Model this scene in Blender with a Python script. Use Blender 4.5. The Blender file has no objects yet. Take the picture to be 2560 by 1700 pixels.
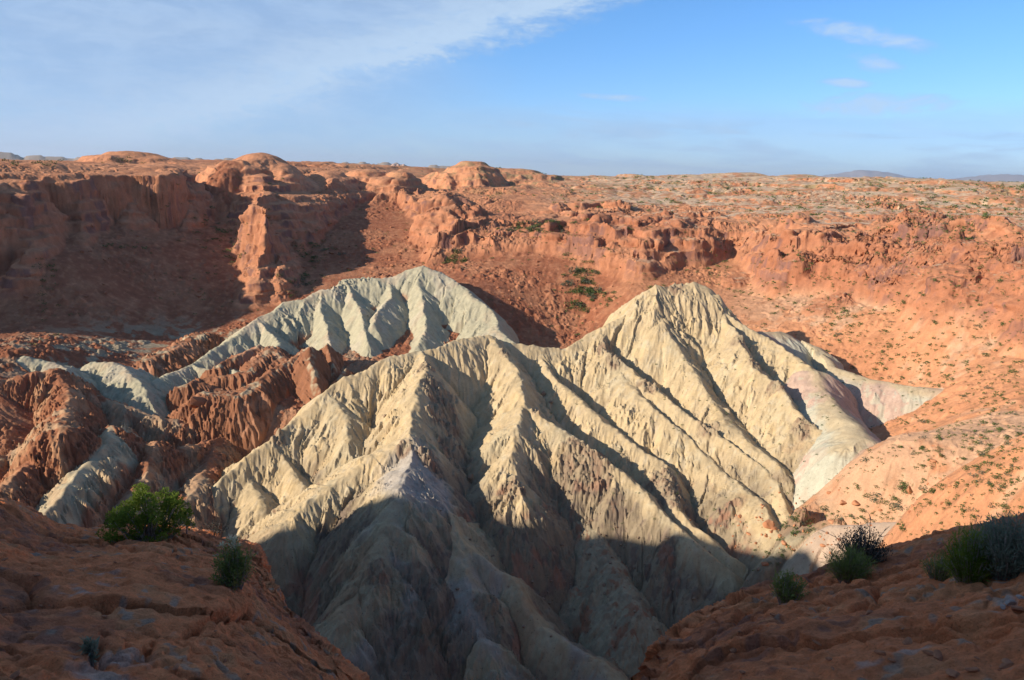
import bpy, math, random, time
import numpy as np
T00 = time.time()
C = bpy.context.scene
COL = C.collection
rnd = random.Random(7)
R = math.radians

# ------------------------------------------------------------------ camera, world, sun
FPX, CX, CY = 1818.0, 1180.5, 784.0           # focal length and centre, in units of a 2361 px wide view
PITCH, ROLL = R(11.9), R(1.66)
SUN_AZ, SUN_EL = -112.0, 22.0                 # degrees: from +Y towards +X, above horizon
cam_d = bpy.data.cameras.new('camera'); cam = bpy.data.objects.new('camera', cam_d); COL.objects.link(cam)
cam_d.sensor_width = 36; cam_d.lens = 36 * FPX / 2361.0
cam_d.clip_start = 0.1; cam_d.clip_end = 200000
cam_d.dof.use_dof = True; cam_d.dof.focus_distance = 400; cam_d.dof.aperture_fstop = 5.6
from mathutils import Matrix, Vector
cam.matrix_world = Matrix.Rotation(math.pi / 2 - PITCH, 4, 'X') @ Matrix.Rotation(ROLL, 4, 'Z')
C.camera = cam
C.view_settings.view_transform = 'Standard'; C.view_settings.look = 'None'
C.view_settings.exposure = 0.52; C.view_settings.gamma = 1
C.cycles.max_bounces = 5; C.cycles.diffuse_bounces = 3; C.cycles.transparent_max_bounces = 6
C.cycles.volume_bounces = 0
C.cycles.use_denoising = True

SX = math.sin(R(SUN_AZ)) * math.cos(R(SUN_EL)); SY = math.cos(R(SUN_AZ)) * math.cos(R(SUN_EL)); SZ = math.sin(R(SUN_EL))
sun_d = bpy.data.lights.new('sun', 'SUN'); sun = bpy.data.objects.new('sun', sun_d); COL.objects.link(sun)
sun_d.energy = 4.8; sun_d.angle = R(0.53); sun_d.color = (1.0, 0.87, 0.72)
sun.rotation_euler = Vector((SX, SY, SZ)).to_track_quat('Z', 'Y').to_euler()

world = bpy.data.worlds.new("World"); C.world = world; world.use_nodes = True
class NT:
    """small helper to write node graphs as expressions"""
    def __init__(s, tree): s.t = tree; s.n = tree.nodes; s.l = tree.links
    def val(s, sock, v):
        if isinstance(v, (int, float)): sock.default_value = v
        elif isinstance(v, tuple): sock.default_value = v
        elif v is not None: s.l.new(v, sock)
    def m(s, op, a, b=None, c=None, clamp=False):
        n = s.n.new('ShaderNodeMath'); n.operation = op; n.use_clamp = clamp
        for i, v in enumerate((a, b, c)):
            if v is not None: s.val(n.inputs[i], v)
        return n.outputs[0]
    def ss(s, x, a, b):                        # smoothstep a..b
        n = s.n.new('ShaderNodeMapRange'); n.interpolation_type = 'SMOOTHSTEP'
        s.val(n.inputs[0], x); n.inputs[1].default_value = a; n.inputs[2].default_value = b
        return n.outputs[0]
    def noise(s, vec, scale, detail=4, rough=0.5, dist=0.0):
        n = s.n.new('ShaderNodeTexNoise'); s.val(n.inputs['Vector'], vec)
        n.inputs['Scale'].default_value = scale; n.inputs['Detail'].default_value = detail
        n.inputs['Roughness'].default_value = rough; n.inputs['Distortion'].default_value = dist
        return n.outputs['Fac']
    def mix(s, f, a, b, mode='MIX'):
        n = s.n.new('ShaderNodeMix'); n.data_type = 'RGBA'; n.blend_type = mode
        s.val(n.inputs[0], f); s.val(n.inputs[6], a); s.val(n.inputs[7], b); return n.outputs[2]
    def comb(s, x, y, z):
        n = s.n.new('ShaderNodeCombineXYZ')
        for i, v in enumerate((x, y, z)): s.val(n.inputs[i], v)
        return n.outputs[0]
g = NT(world.node_tree)
bg = g.n['Background']; bg.inputs[1].default_value = 0.075
sky = g.n.new('ShaderNodeTexSky'); sky.sky_type = 'NISHITA'; sky.sun_disc = False
sky.sun_elevation = R(SUN_EL); sky.sun_rotation = R(SUN_AZ); sky.air_density = 1.0; sky.dust_density = 0.3; sky.ozone_density = 2.2
sky.altitude = 1700
tc = g.n.new('ShaderNodeTexCoord'); sp = g.n.new('ShaderNodeSeparateXYZ'); g.l.new(tc.outputs['Generated'], sp.inputs[0])
X, Y, Z = sp.outputs
az = g.m('MULTIPLY', g.m('ARCTAN2', X, Y), 57.2958)
el = g.m('MULTIPLY', g.m('ARCTAN2', Z, g.m('SQRT', g.m('ADD', g.m('MULTIPLY', X, X), g.m('MULTIPLY', Y, Y)))), 57.2958)
# cirrus sheet coordinates: a plane overhead
zz = g.m('ADD', g.m('MAXIMUM', Z, 0.0), 0.06)
pv = g.comb(g.m('DIVIDE', X, zz), g.m('DIVIDE', Y, zz), 0.0)
av = g.comb(az, g.m('MULTIPLY', el, 2.6), 0.0)
n1 = g.noise(av, 0.09, 7, 0.62, 0.6); n2 = g.noise(av, 0.33, 6, 0.65, 0.4); n3 = g.noise(pv, 0.55, 5, 0.55, 0.2)
st = g.noise(g.comb(g.m('ADD', az, g.m('MULTIPLY', el, 1.5)), g.m('MULTIPLY', el, 7.0), 3.0), 0.11, 6, 0.6, 0.4)
nn = g.m('ADD', g.m('MULTIPLY', g.m('SUBTRACT', n1, 0.5), 6.0), g.m('MULTIPLY', g.m('SUBTRACT', n2, 0.5), 4.2))
# veil edge: runs from the upper middle down to the left
edge = g.m('ADD', g.m('SUBTRACT', g.m('ADD', g.m('MULTIPLY', el, 1.0), 6.7), g.m('MULTIPLY', az, 0.30)), -14.9)
edge = g.m('ADD', g.m('SUBTRACT', g.m('MULTIPLY', el, 0.95), g.m('MULTIPLY', az, 0.32)), -8.4)
edgen = g.m('ADD', g.m('ADD', edge, g.m('MULTIPLY', nn, 0.42)), g.m('MULTIPLY', g.m('SUBTRACT', g.noise(av, 1.1, 5, .65, .3), .5), 2.2))
veil = g.ss(edgen, -0.6, 2.0)
fringe = g.m('MULTIPLY', veil, g.m('SUBTRACT', 1.0, g.ss(edgen, 0.6, 5.5)))
lowb = g.m('ADD', el, g.m('MULTIPLY', g.m('SUBTRACT', st, 0.5), 3.5))
low = g.m('MULTIPLY', g.m('SUBTRACT', 1.0, g.ss(lowb, 3.4, 5.4)), g.m('ADD', 0.55, g.m('MULTIPLY', g.ss(st, 0.42, 0.62), 0.45)))
lowl = g.m('SUBTRACT', 1.0, g.ss(g.m('ADD', az, nn), -14.0, 2.0))      # whole lower left is veiled too
low2 = g.m('MULTIPLY', lowl, g.m('SUBTRACT', 1.0, g.ss(el, 6.5, 9.5)))
def blob(a0, e0, sa, se, tilt=0.0):
    da = g.m('SUBTRACT', az, a0); de = g.m('ADD', g.m('SUBTRACT', el, e0), g.m('MULTIPLY', da, tilt))
    q = g.m('ADD', g.m('POWER', g.m('ABSOLUTE', g.m('DIVIDE', da, sa)), 2.0), g.m('POWER', g.m('ABSOLUTE', g.m('DIVIDE', de, se)), 2.0))
    q = g.m('ADD', q, g.m('MULTIPLY', g.m('SUBTRACT', n2, 0.52), 4.2))
    return g.m('SUBTRACT', 1.0, g.ss(q, -0.4, 1.3))
wisp = blob(22.2, 9.2, 4.2, 0.62, 0.19)
for b in ((22.9, 7.5, 1.7, 0.6, 0.22), (21.6, 6.3, 1.6, 0.30, 0.05), (6.9, 5.35, 2.6, 0.28, 0.03), (23.5, 4.9, 5.0, 0.8, 0.0)):
    wisp = g.m('MAXIMUM', wisp, blob(*b))
dens = g.m('MAXIMUM', g.m('MULTIPLY', veil, g.m('ADD', 0.58, g.m('MULTIPLY', g.m('ADD', n3, st), 0.30))), g.m('MULTIPLY', low, 0.75))
dens = g.m('MAXIMUM', dens, g.m('MULTIPLY', low2, 0.7))
dens = g.m('MAXIMUM', dens, g.m('MULTIPLY', wisp, 0.8))
dens = g.m('ADD', dens, g.m('MULTIPLY', fringe, g.m('MULTIPLY', g.ss(n2, .35, .62), 0.45)), clamp=True)
dens = g.m('MULTIPLY', dens, g.m('SUBTRACT', 1.0, g.m('MULTIPLY', g.ss(el, 20.0, 45.0), .8)))
ccol = g.mix(g.ss(el, 0.0, 9.0), (3.5, 5.5, 8.4, 1), (3.25, 4.75, 7.2, 1))
ccol = g.mix(g.m('MULTIPLY', g.ss(g.m('ADD', n2, g.m('MULTIPLY', st, .6)), .62, 1.0), .6), ccol, (4.4, 6.0, 8.3, 1))
ccol = g.mix(g.m('MULTIPLY', g.m('MAXIMUM', fringe, wisp), 0.9), ccol, (5.1, 6.8, 8.9, 1))
skc = g.mix(1.0, sky.outputs[0], (1, 1, 1, 1), 'MULTIPLY')
skc = g.mix(1.0, skc, g.mix(g.ss(el, -2.0, 13.0), (.95, 1.15, 1.6, 1), (.80, 1.28, 1.72, 1)), 'MULTIPLY')
skc = g.mix(1.0, skc, g.mix(g.ss(el, 15.0, 40.0), (1, 1, 1, 1), (.92, .80, .70, 1)), 'MULTIPLY')
g.l.new(g.mix(dens, skc, ccol), bg.inputs[0])

# ------------------------------------------------------------------ helpers
def ray(px, py):
    u = (px - CX) / FPX; v = -(py - CY) / FPX
    c, s = math.cos(ROLL), math.sin(ROLL)
    r = u * c - v * s; up = u * s + v * c
    return r, math.cos(PITCH) + up * math.sin(PITCH), -math.sin(PITCH) + up * math.cos(PITCH)
def W(px, py, d):
    x, y, z = ray(px, py); h = math.hypot(x, y); return np.array([x / h * d, y / h * d, z / h * d])
def tag(o, label=None, cat=None, group=None, kind=None):
    if label: o['label'] = label
    if cat: o['category'] = cat
    if group: o['group'] = group
    if kind: o['kind'] = kind
    return o
f32 = np.float32
_rs = np.random.RandomState(11)
_A = _rs.rand(256, 256).astype(f32) * (2 * np.pi)
_GX, _GY = np.cos(_A), np.sin(_A)
_V3 = _rs.rand(64, 64, 64).astype(f32)
_P2 = _rs.rand(256, 256, 3).astype(f32)
def pn(x, y):                                    # 2-D gradient noise, about -0.7..0.7
    xf = np.floor(x); yf = np.floor(y); fx = (x - xf).astype(f32); fy = (y - yf).astype(f32)
    xi = xf.astype(np.int32) & 255; yi = yf.astype(np.int32) & 255; x1 = (xi + 1) & 255; y1 = (yi + 1) & 255
    u = fx * fx * fx * (fx * (fx * 6 - 15) + 10); v = fy * fy * fy * (fy * (fy * 6 - 15) + 10)
    a = _GX[yi, xi] * fx + _GY[yi, xi] * fy
    b = _GX[yi, x1] * (fx - 1) + _GY[yi, x1] * fy
    c = _GX[y1, xi] * fx + _GY[y1, xi] * (fy - 1)
    d = _GX[y1, x1] * (fx - 1) + _GY[y1, x1] * (fy - 1)
    return a + (b - a) * u + (c + (d - c) * u - a - (b - a) * u) * v
def fbm(x, y, wl, oct=4, gain=0.5, off=0.0):
    s = 0; a = 1.0; f = 1.0 / wl
    for i in range(oct):
        s = s + a * pn(x * f + off + 17.3 * i, y * f + off * 1.7 - 9.1 * i); a *= gain; f *= 2.03
    return s
def billow(x, y, wl, oct=4, gain=0.5, off=0.0):  # rounded lumps, sharp creases; 0..1
    s = 0; a = 1.0; f = 1.0 / wl; t = 0
    for i in range(oct):
        s = s + a * np.sqrt(np.abs(pn(x * f + off + 7.7 * i, y * f - off + 3.3 * i)) * 1.6 + 1e-4); t += a; a *= gain; f *= 2.1
    return s / t
def vn3(x, y, z):                                # 3-D value noise -1..1
    xf = np.floor(x); yf = np.floor(y); zf = np.floor(z)
    fx, fy, fz = [(a - b).astype(f32) for a, b in ((x, xf), (y, yf), (z, zf))]
    fx, fy, fz = [t * t * (3 - 2 * t) for t in (fx, fy, fz)]
    xi, yi, zi = [a.astype(np.int32) & 63 for a in (xf, yf, zf)]; x1, y1, z1 = (xi + 1) & 63, (yi + 1) & 63, (zi + 1) & 63
    def L(a, b, t): return a + (b - a) * t
    r = L(L(L(_V3[zi, yi, xi], _V3[zi, yi, x1], fx), L(_V3[zi, y1, xi], _V3[zi, y1, x1], fx), fy),
          L(L(_V3[z1, yi, xi], _V3[z1, yi, x1], fx), L(_V3[z1, y1, xi], _V3[z1, y1, x1], fx), fy), fz)
    return r * 2 - 1
def cells(x, y, wl, off=0):                      # rounded boulder bumps: 0..1, high inside cells of random radius
    u = x / wl + off; v = y / wl - off; iu = np.floor(u).astype(np.int32); iv = np.floor(v).astype(np.int32); best = np.zeros_like(u, dtype=f32)
    for dx in (-1, 0, 1):
        for dy in (-1, 0, 1):
            ci = iu + dx; cj = iv + dy; p = _P2[cj & 255, ci & 255]
            rr = 0.18 + 0.42 * p[..., 2] ** 3
            d2 = ((u - ci - p[..., 0]) ** 2 + (v - cj - p[..., 1]) ** 2) / (rr * rr)
            best = np.maximum(best, np.sqrt(np.maximum(0, 1 - d2)) * rr)
    return best
def sstep(x, a, b):
    t = np.clip((x - a) / (b - a), 0, 1); return t * t * (3 - 2 * t)
def tps(pts):
    p = np.array(pts, float); n = len(p); s = 500.0
    q = p[:, :2] / s
    def U(d2): return 0.5 * d2 * np.log(d2 + 1e-12)
    K = U(((q[:, None] - q[None]) ** 2).sum(-1)) + np.eye(n) * 1e-4
    P = np.hstack([np.ones((n, 1)), q]); A = np.block([[K, P], [P.T, np.zeros((3, 3))]])
    w = np.linalg.solve(A, np.concatenate([p[:, 2], [0, 0, 0]]))
    def f(x, y):
        x = (x / s).astype(f32); y = (y / s).astype(f32); o = w[n] + w[n + 1] * x + w[n + 2] * y
        for i in range(n):
            d2 = (x - q[i, 0]) ** 2 + (y - q[i, 1]) ** 2; o = o + w[i] * (0.5 * d2 * np.log(d2 + 1e-12))
        return o.astype(f32)
    return f
def ppts(l): return [tuple(W(*q)) for q in l]

# ------------------------------------------------------------------ terrain controls: (view x, view y, metres away)
FLOOR = ppts([
 (600,950,650),(700,900,700),(800,850,730),(850,810,780),(650,890,710),(500,950,690),(380,890,750),(300,950,700),(200,950,700),(150,850,760),(560,1000,650),
 (60,800,780),(300,770,900),(100,700,950),(300,650,1000),(100,610,1000),(450,700,980),(590,680,990),(700,600,1080),(850,600,1080),(940,625,1020),
 (1100,680,900),(1240,770,860),(1350,735,900),(1300,650,950),(1450,670,905),(1640,670,920),(1760,740,830),(1880,745,815),(1960,840,745),
 (2100,870,720),(2250,880,660),(2361,760,780),(2361,900,620),(2361,1050,470),(2361,1200,350),(2250,1000,520),(2150,1060,490),
 (2000,1090,490),(1870,1170,478),(1950,1200,445),(2100,1180,420),(2060,1240,395),(1800,1250,450),(1760,1320,425),(2000,720,820),(2200,730,750),
 (380,1210,545),(250,1230,545),(60,1180,530),(0,900,700),(0,1000,640)]) + [
 (60,360,-288),(0,335,-288),(-60,330,-285),(110,410,-272),(140,430,-256),(160,455,-234),(178,480,-219),(-110,340,-284),(-170,360,-276),(-130,430,-268),(-220,430,-258),(0,560,-240),(70,590,-230),(-80,560,-235),(-150,520,-240),(150,600,-212),
 (200,590,-200),(100,500,-250),(60,450,-268),(0,450,-272),(110,460,-256),(150,390,-262),(185,440,-226),(200,400,-214),(250,520,-186),(-270,360,-250),(0,250,-275),(-150,250,-250),(150,300,-240),
 (400,350,-120),(480,560,-120),(-480,600,-175),(-420,420,-215),(-560,400,-200),(-560,800,-150),(-600,450,-170),(-800,300,-140),(-300,250,-180),(300,200,-120)]
HIGH = ppts([
 (1200,498,1190),(1200,432,1420),(1200,404,2000),(1450,470,1290),(1450,414,2300),(1600,500,1200),(1700,495,1160),(1700,404,1900),(1650,450,1420),(1900,505,1140),
 (1900,412,1900),(2130,424,1560),(2100,525,1040),(2250,525,960),(2361,545,910),(2361,455,1500),(2250,470,1400),(1000,430,1650),(1000,402,1800),(850,402,1600),(740,402,1550),
 (600,400,1500),(600,452,1250),(500,436,1290),(700,452,1280),(800,440,1350),(900,436,1380),(1000,452,1330),(430,393,1230),(300,397,1205),(170,408,1160),(0,442,1050),(0,380,1500),(300,378,1700),(1050,450,1550)]) + [
 (700,800,-40),(620,500,-30),(480,250,-15),(250,60,-5),(100,20,-3),(0,0,-3),(-60,20,-3),(-200,60,4),(-300,250,22),(-390,290,24),(-500,290,24),(-600,300,22),(-330,160,12),(-200,190,16),(-560,180,16),(-680,240,10),(-760,640,24),(-720,900,6),(-560,180,0),(-900,420,0),
 (-400,-300,5),(300,-300,0),(-1200,600,-20),(1200,600,-10),(0,-1200,0),(-1500,2500,-22),(0,2800,-18),(1500,2500,-20),(3500,0,-20),(-3500,0,-20),(0,4500,-20),(0,-4000,-20),
 (3200,3200,-20),(-3200,3200,-20)]
# rim: foot of the cliffs (closed loop) with cliff width in metres
RIM = [(tuple(W(*q[:3])[:2]), q[3]) for q in [
 (0,600,996,40),(90,588,1062,26),(150,572,1119,16),(230,556,1109,14),(290,566,1161,14),(340,575,1142,14),(390,570,1152,14),(430,565,1180,18),(470,548,1250,30),(510,535,1307,50),(550,510,1316,60),(575,600,1107,40),(590,660,999,45),(640,640,1026,60),(665,590,1107,50),
 (720,570,1134,60),(790,548,1233,40),(850,520,1305,30),(900,480,1368,26),(930,480,1368,40),(940,570,1170,90),(960,640,1017,150),(1100,620,1017,190),(1200,612,1008,200),(1330,645,963,200),(1450,665,927,180),(1560,655,954,110),
 (1635,640,981,50),(1665,620,1008,100),(1720,690,900,190),(1900,700,855,190),(1960,705,846,150),(2100,725,783,170),(2250,740,720,140),(2361,745,666,120)]] + [
 ((600,560),80),((520,330),70),((360,150),60),((200,60),60),((60,45),50),((-50,50),45),((-150,130),35),((-190,168),30),((-290,208),30),((-350,250),30),((-455,262),30),((-560,285),30),((-630,268),30),((-665,200),40),((-800,110),40),((-1050,200),40),((-1080,420),40),
 ((-930,520),40),((-800,610),35),((-690,700),35),((-615,790),35)]
# ridges: name -> (points, slope of the left side, slope of the right side, roundness, family)
RG = {
 'crest': ([(330,1330,500),(430,1225,515),(500,1110,535),(560,1055,548),(640,1000,562),(690,960,574),(760,900,588),(800,868,596),(850,852,603),(905,822,610),(965,810,617),(1050,783,635),(1133,771,650),(1160,785,655),(1240,800,655),(1290,805,655),(1340,785,665),(1385,757,675),(1440,728,690),(1478,704,700),(1496,668,708),(1514,656,712),(1540,663,716),(1570,656,720),(1602,650,722),(1630,664,720),(1655,690,715)],.95,.80,1.2,1),
 'pyra': ([(632,1010,560),(650,1055,545),(672,1088,530),(697,1122,513),(745,1185,492)],.75,.9,2,1),
 'pyrb': ([(545,1080,548),(575,1109,533),(603,1155,510),(645,1225,485),(700,1290,455)],.75,.9,2,1),
 'pyrc': ([(760,905,588),(790,960,560),(800,1010,540)],.7,.9,3,1),
 'butt': ([(940,1000,507),(860,1050,500),(760,1120,487),(690,1172,474),(655,1205,466)],.8,.6,4,1),
 'spine': ([(965,810,617),(975,850,580),(955,920,545),(940,1010,505),(938,1060,485),(985,1120,465),(1025,1180,450),(1070,1255,430),(1170,1328,418),(1245,1440,392),(1365,1520,375),(1440,1600,360)],.85,.88,2,1),
 'spineb': ([(938,1060,485),(925,1120,455),(905,1200,430),(880,1290,405),(850,1345,395),(800,1420,375)],.62,.62,3,1),
 'spurm': ([(1025,1190,447),(1080,1350,405),(1120,1470,378),(1150,1600,355)],.6,.6,3,1),
 'spurc': ([(1133,773,650),(1164,817,625),(1184,861,600),(1211,901,580),(1224,934,565),(1268,971,548),(1322,1005,535),(1355,1035,525),(1422,1082,510),(1490,1133,498),(1574,1217,475),(1680,1320,450)],1.0,.85,2,1),
 'spurc2': ([(1222,930,566),(1190,985,533),(1180,1050,507),(1200,1110,487)],.8,.6,2,1),
 'spurc3': ([(1345,1030,527),(1315,1110,512),(1335,1180,493),(1400,1290,458),(1460,1400,425)],.75,.7,2,2),
 'spurd': ([(1227,807,655),(1285,877,615),(1335,918,595),(1389,968,573),(1453,1022,552),(1523,1075,533),(1574,1173,495),(1690,1290,465)],1.0,.85,2,1),
 'spure': ([(1385,762,675),(1410,810,650),(1470,870,620),(1568,938,590),(1652,991,567),(1712,1042,548),(1796,1119,522),(1830,1190,500)],1.2,.9,2,1),
 'spure2': ([(1430,860,628),(1500,940,585),(1568,990,567),(1635,1060,545),(1680,1105,528),(1760,1160,505),(1800,1230,480)],.9,.75,2,1),
 'spurf': ([(1655,680,715),(1669,719,705),(1712,797,660),(1756,854,630),(1803,904,605),(1853,971,575),(1915,1025,555)],1.25,.85,2,1),
 'peakrib': ([(1505,663,712),(1530,740,680),(1580,830,640),(1640,920,600),(1700,990,572),(1800,1080,535)],.75,.85,3,1),
 'spurg': ([(1669,719,705),(1769,776,690),(1830,820,665),(1884,857,645)],.9,.7,2,1),
 'fin': ([(1735,765,715),(1803,766,735),(1877,797,730),(1924,844,700),(2005,874,680),(2055,884,675),(2200,901,670)],.8,.4,5,3),
 'lobe': ([(1884,857,645),(1900,900,625),(1940,950,590),(1990,1010,545)],.8,.6,16,3),
 'lobeb': ([(2140,1000,535),(2110,1020,528),(2040,1045,520),(1960,1080,512),(1890,1115,505)],.38,.34,10,4),
 'lobec': ([(2110,1205,420),(2000,1203,436),(1930,1215,438),(1860,1270,438),(1790,1320,430)],1.0,1.0,4,4),
 'grey': ([(300,905,700),(370,870,730),(440,840,760),(500,800,790),(545,770,810),(600,735,835),(640,712,852),(662,696,866),(700,690,868),(740,668,884),(770,664,886),(800,645,900),(850,642,905),(900,640,905),(940,622,915),(975,612,915),(1010,625,905),(1040,645,890),(1080,670,870),(1130,715,830),(1150,760,790),(1200,800,760)],1.0,.62,3,5),
 'greya': ([(800,645,900),(815,690,860),(835,740,815),(850,790,775)],.66,1.05,1,5),
 'greyb': ([(975,612,915),(970,670,870),(985,730,825),(960,800,770)],.66,1.05,1,5),
 'greyd': ([(740,672,880),(745,740,825),(760,800,775),(740,850,735)],.66,1.05,1,5),
 'greyf': ([(600,735,835),(640,790,785),(640,850,735)],.66,1.05,1,5),
 'greyg': ([(440,840,760),(500,860,735),(545,850,725),(560,900,690)],.66,1.05,1,5),
 'greyh': ([(900,640,905),(898,680,868),(870,720,830),(860,745,808)],.66,1.05,1,5),
 'redd': ([(480,870,715),(570,855,705),(625,800,745),(700,870,690)],.8,.75,2,6),
 'rede': ([(470,905,660),(500,910,655),(560,905,650),(640,850,690),(720,800,735)],.9,.8,2,6),
 'redf': ([(715,800,700),(722,850,672),(730,900,645),(735,940,620)],1.6,1.5,1.5,6),
 'redg': ([(480,905,678),(550,900,678),(560,930,662),(600,960,636)],1.2,.9,2,6),
 'redh': ([(420,890,693),(450,880,693),(500,895,688)],1.1,1.1,3,6),
 'rfa': ([(504,837,730),(550,815,745),(601,797,760),(625,840,725),(640,880,700)],1.0,1.1,1,6),
 'rfb': ([(756,790,740),(758,825,715),(762,860,690)],1.9,1.9,1,6),
 'rfc': ([(700,830,715),(690,870,690),(695,905,665)],1.5,1.7,1,6),
 'rfd': ([(560,890,690),(575,925,665),(570,965,640)],1.6,1.8,1,6),
 'rfe': ([(640,860,705),(655,900,680),(650,945,652)],1.3,1.5,1,6),
 'rff': ([(440,925,700),(455,915,698),(470,930,690)],1.8,2.0,1,6),
 'rfg': ([(494,911,690),(520,905,692),(544,907,690),(552,925,680)],1.6,1.6,1,6),
 'rfh': ([(800,850,690),(770,880,672),(740,930,645)],1.3,1.3,1,6),
 'rfi': ([(300,905,740),(330,925,715),(380,935,700),(420,930,695)],1.2,1.4,1,7),
 'rfj': ([(20,930,690),(80,915,690),(120,930,680)],1.2,1.2,1,7),
 'serr': ([(-60,1075,585),(0,1050,608),(65,1010,608),(120,975,614),(158,990,597),(195,1012,594),(215,1012,591),(240,998,591),(259,986,591),(279,1004,585),(310,1014,585),(336,1027,585),(350,1027,581),(365,1017,579),(386,1039,579),(437,1025,591),(520,1010,620)],1.0,.72,1.5,7),
 'serra': ([(259,986,591),(215,1060,550),(150,1120,521),(80,1180,503)],.9,.8,1.5,8),
 'serrb': ([(365,1017,579),(330,1090,544),(290,1160,515),(250,1240,486)],.9,.8,1.5,7),
 'serrc': ([(520,1010,620),(480,1060,573),(450,1120,532),(400,1200,497)],.8,.7,1.5,7),
 'serrd': ([(158,990,597),(110,1040,573),(50,1090,544),(0,1130,526)],.9,.8,1.5,7),
 'leftk': ([(-40,880,704),(10,875,704),(70,860,704),(130,850,704),(160,885,682),(155,930,649),(150,985,572)],.9,.8,2,7),
 'leftl': ([(150,860,737),(190,880,715),(215,905,693),(300,940,660),(360,960,649),(420,975,638)],1.0,.8,2,7),
 'pebb': ([(215,835,760),(265,835,745),(300,860,720),(330,900,690)],.7,.6,2,5),
 'pebc': ([(60,820,760),(110,830,750),(150,850,730)],.7,.6,2,5),
 'pebd': ([(340,830,790),(400,800,820),(460,770,860)],.6,.5,3,6),
 'talusa': ([(900,520,1440),(850,590,1250),(800,660,1080)],.40,.40,20,0),
}
# slickrock domes on the plateau: view x, top y, distance, half width across, half width along, height
DOMES = [(600,354,1370,88,120,78),(545,372,1320,66,80,40),(655,380,1330,50,70,40),(760,396,1400,60,70,34),(700,410,1330,34,50,26),(310,354,1760,150,110,42),(120,375,1240,90,60,40),(430,372,1900,150,120,40),(230,385,1400,90,70,22),(365,388,1420,80,60,20),(1090,376,1600,90,90,50),(1150,388,1800,150,80,24),
 (850,391,1480,76,80,44),(925,396,1450,50,70,44),(885,410,1400,40,50,30),(1040,398,1690,60,50,14),(1700,399,1860,170,110,44),(1850,404,1900,150,110,36),(2130,414,1620,170,110,44),(1990,440,1560,90,60,26),(1780,440,1600,80,60,24),(2290,450,1420,90,60,22),(1600,408,2200,200,120,16),(1450,465,1330,60,50,24),(1560,505,1230,60,45,22),
 (1640,498,1230,60,50,26),(1905,545,1150,22,36,30),(2200,520,1020,66,50,24),(2330,530,950,66,60,24),(1240,408,2000,200,120,12),(1100,495,1260,60,60,18),(1310,455,1380,70,50,16),(1380,480,1300,50,40,16),(1010,440,1480,60,50,20),(1230,470,1330,60,40,14)]
RIBS = [  # buttresses of the far wall: polylines with a crest height
 ([(600,400,1260),(622,480,1161),(605,560,1080),(600,650,985)],1.15,1.2,12),
 ([(170,410,1150),(185,470,1120),(190,560,1060)],1.7,1.6,12),
 ([(300,398,1200),(312,470,1160),(300,560,1110)],1.7,1.6,14),
 ([(425,393,1225),(440,470,1190),(425,560,1130)],1.6,1.6,12),
 ([(60,420,1100),(70,500,1060),(60,590,1000)],1.5,1.5,12),
 ([(600,420,1290),(612,455,1215),(618,480,1170)],1.1,1.1,14),
 ([(700,440,1290),(692,500,1200),(668,580,1100),(662,640,1005)],1.0,1.1,8),
 ([(765,436,1350),(748,500,1280),(735,570,1180)],1.1,1.2,8),
 ([(560,430,1250),(545,500,1200),(560,560,1110)],1.2,1.2,8),
 ([(640,560,1110),(650,620,1010),(640,650,980)],1.1,1.3,5),
 ([(640,420,1260),(665,500,1179),(690,560,1116)],1.3,1.3,8),
 ([(760,410,1332),(740,470,1260),(720,540,1179)],1.2,1.0,12),
 ([(930,400,1386),(900,430,1350),(830,500,1287),(800,540,1260)],.9,1.6,10),
 ([(1030,470,1332),(1000,540,1242),(960,590,1161)],.8,.8,20),
 ([(1120,475,1278),(1150,525,1197),(1140,585,1080),(1120,630,999)],.8,.9,10),
 ([(1060,460,1305),(1050,520,1197),(1010,580,1098)],.9,1.2,6),
 ([(1260,480,1260),(1250,530,1170),(1230,590,1044)],.7,.8,14),
 ([(1440,480,1260),(1420,550,1143),(1390,620,999)],.8,.9,14),
 ([(1545,502,1206),(1520,570,1098),(1480,640,963)],.9,1.3,10),
 ([(1600,508,1197),(1592,580,1089),(1575,650,954)],1.1,1.7,6),
 ([(1645,505,1188),(1635,560,1107),(1622,630,990)],1.1,2.0,4),
 ([(1780,520,1143),(1740,580,1053),(1700,640,954)],.6,.7,14),
 ([(1905,547,1107),(1915,585,1053),(1922,640,954)],1.4,2.0,4),
 ([(2050,560,1035),(2000,610,963),(1960,670,873)],.6,.7,14),
 ([(2190,525,1017),(2150,600,945),(2110,650,882)],.9,.7,20),
 ([(2361,560,936),(2300,610,882)],.9,.7,20)]

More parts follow.
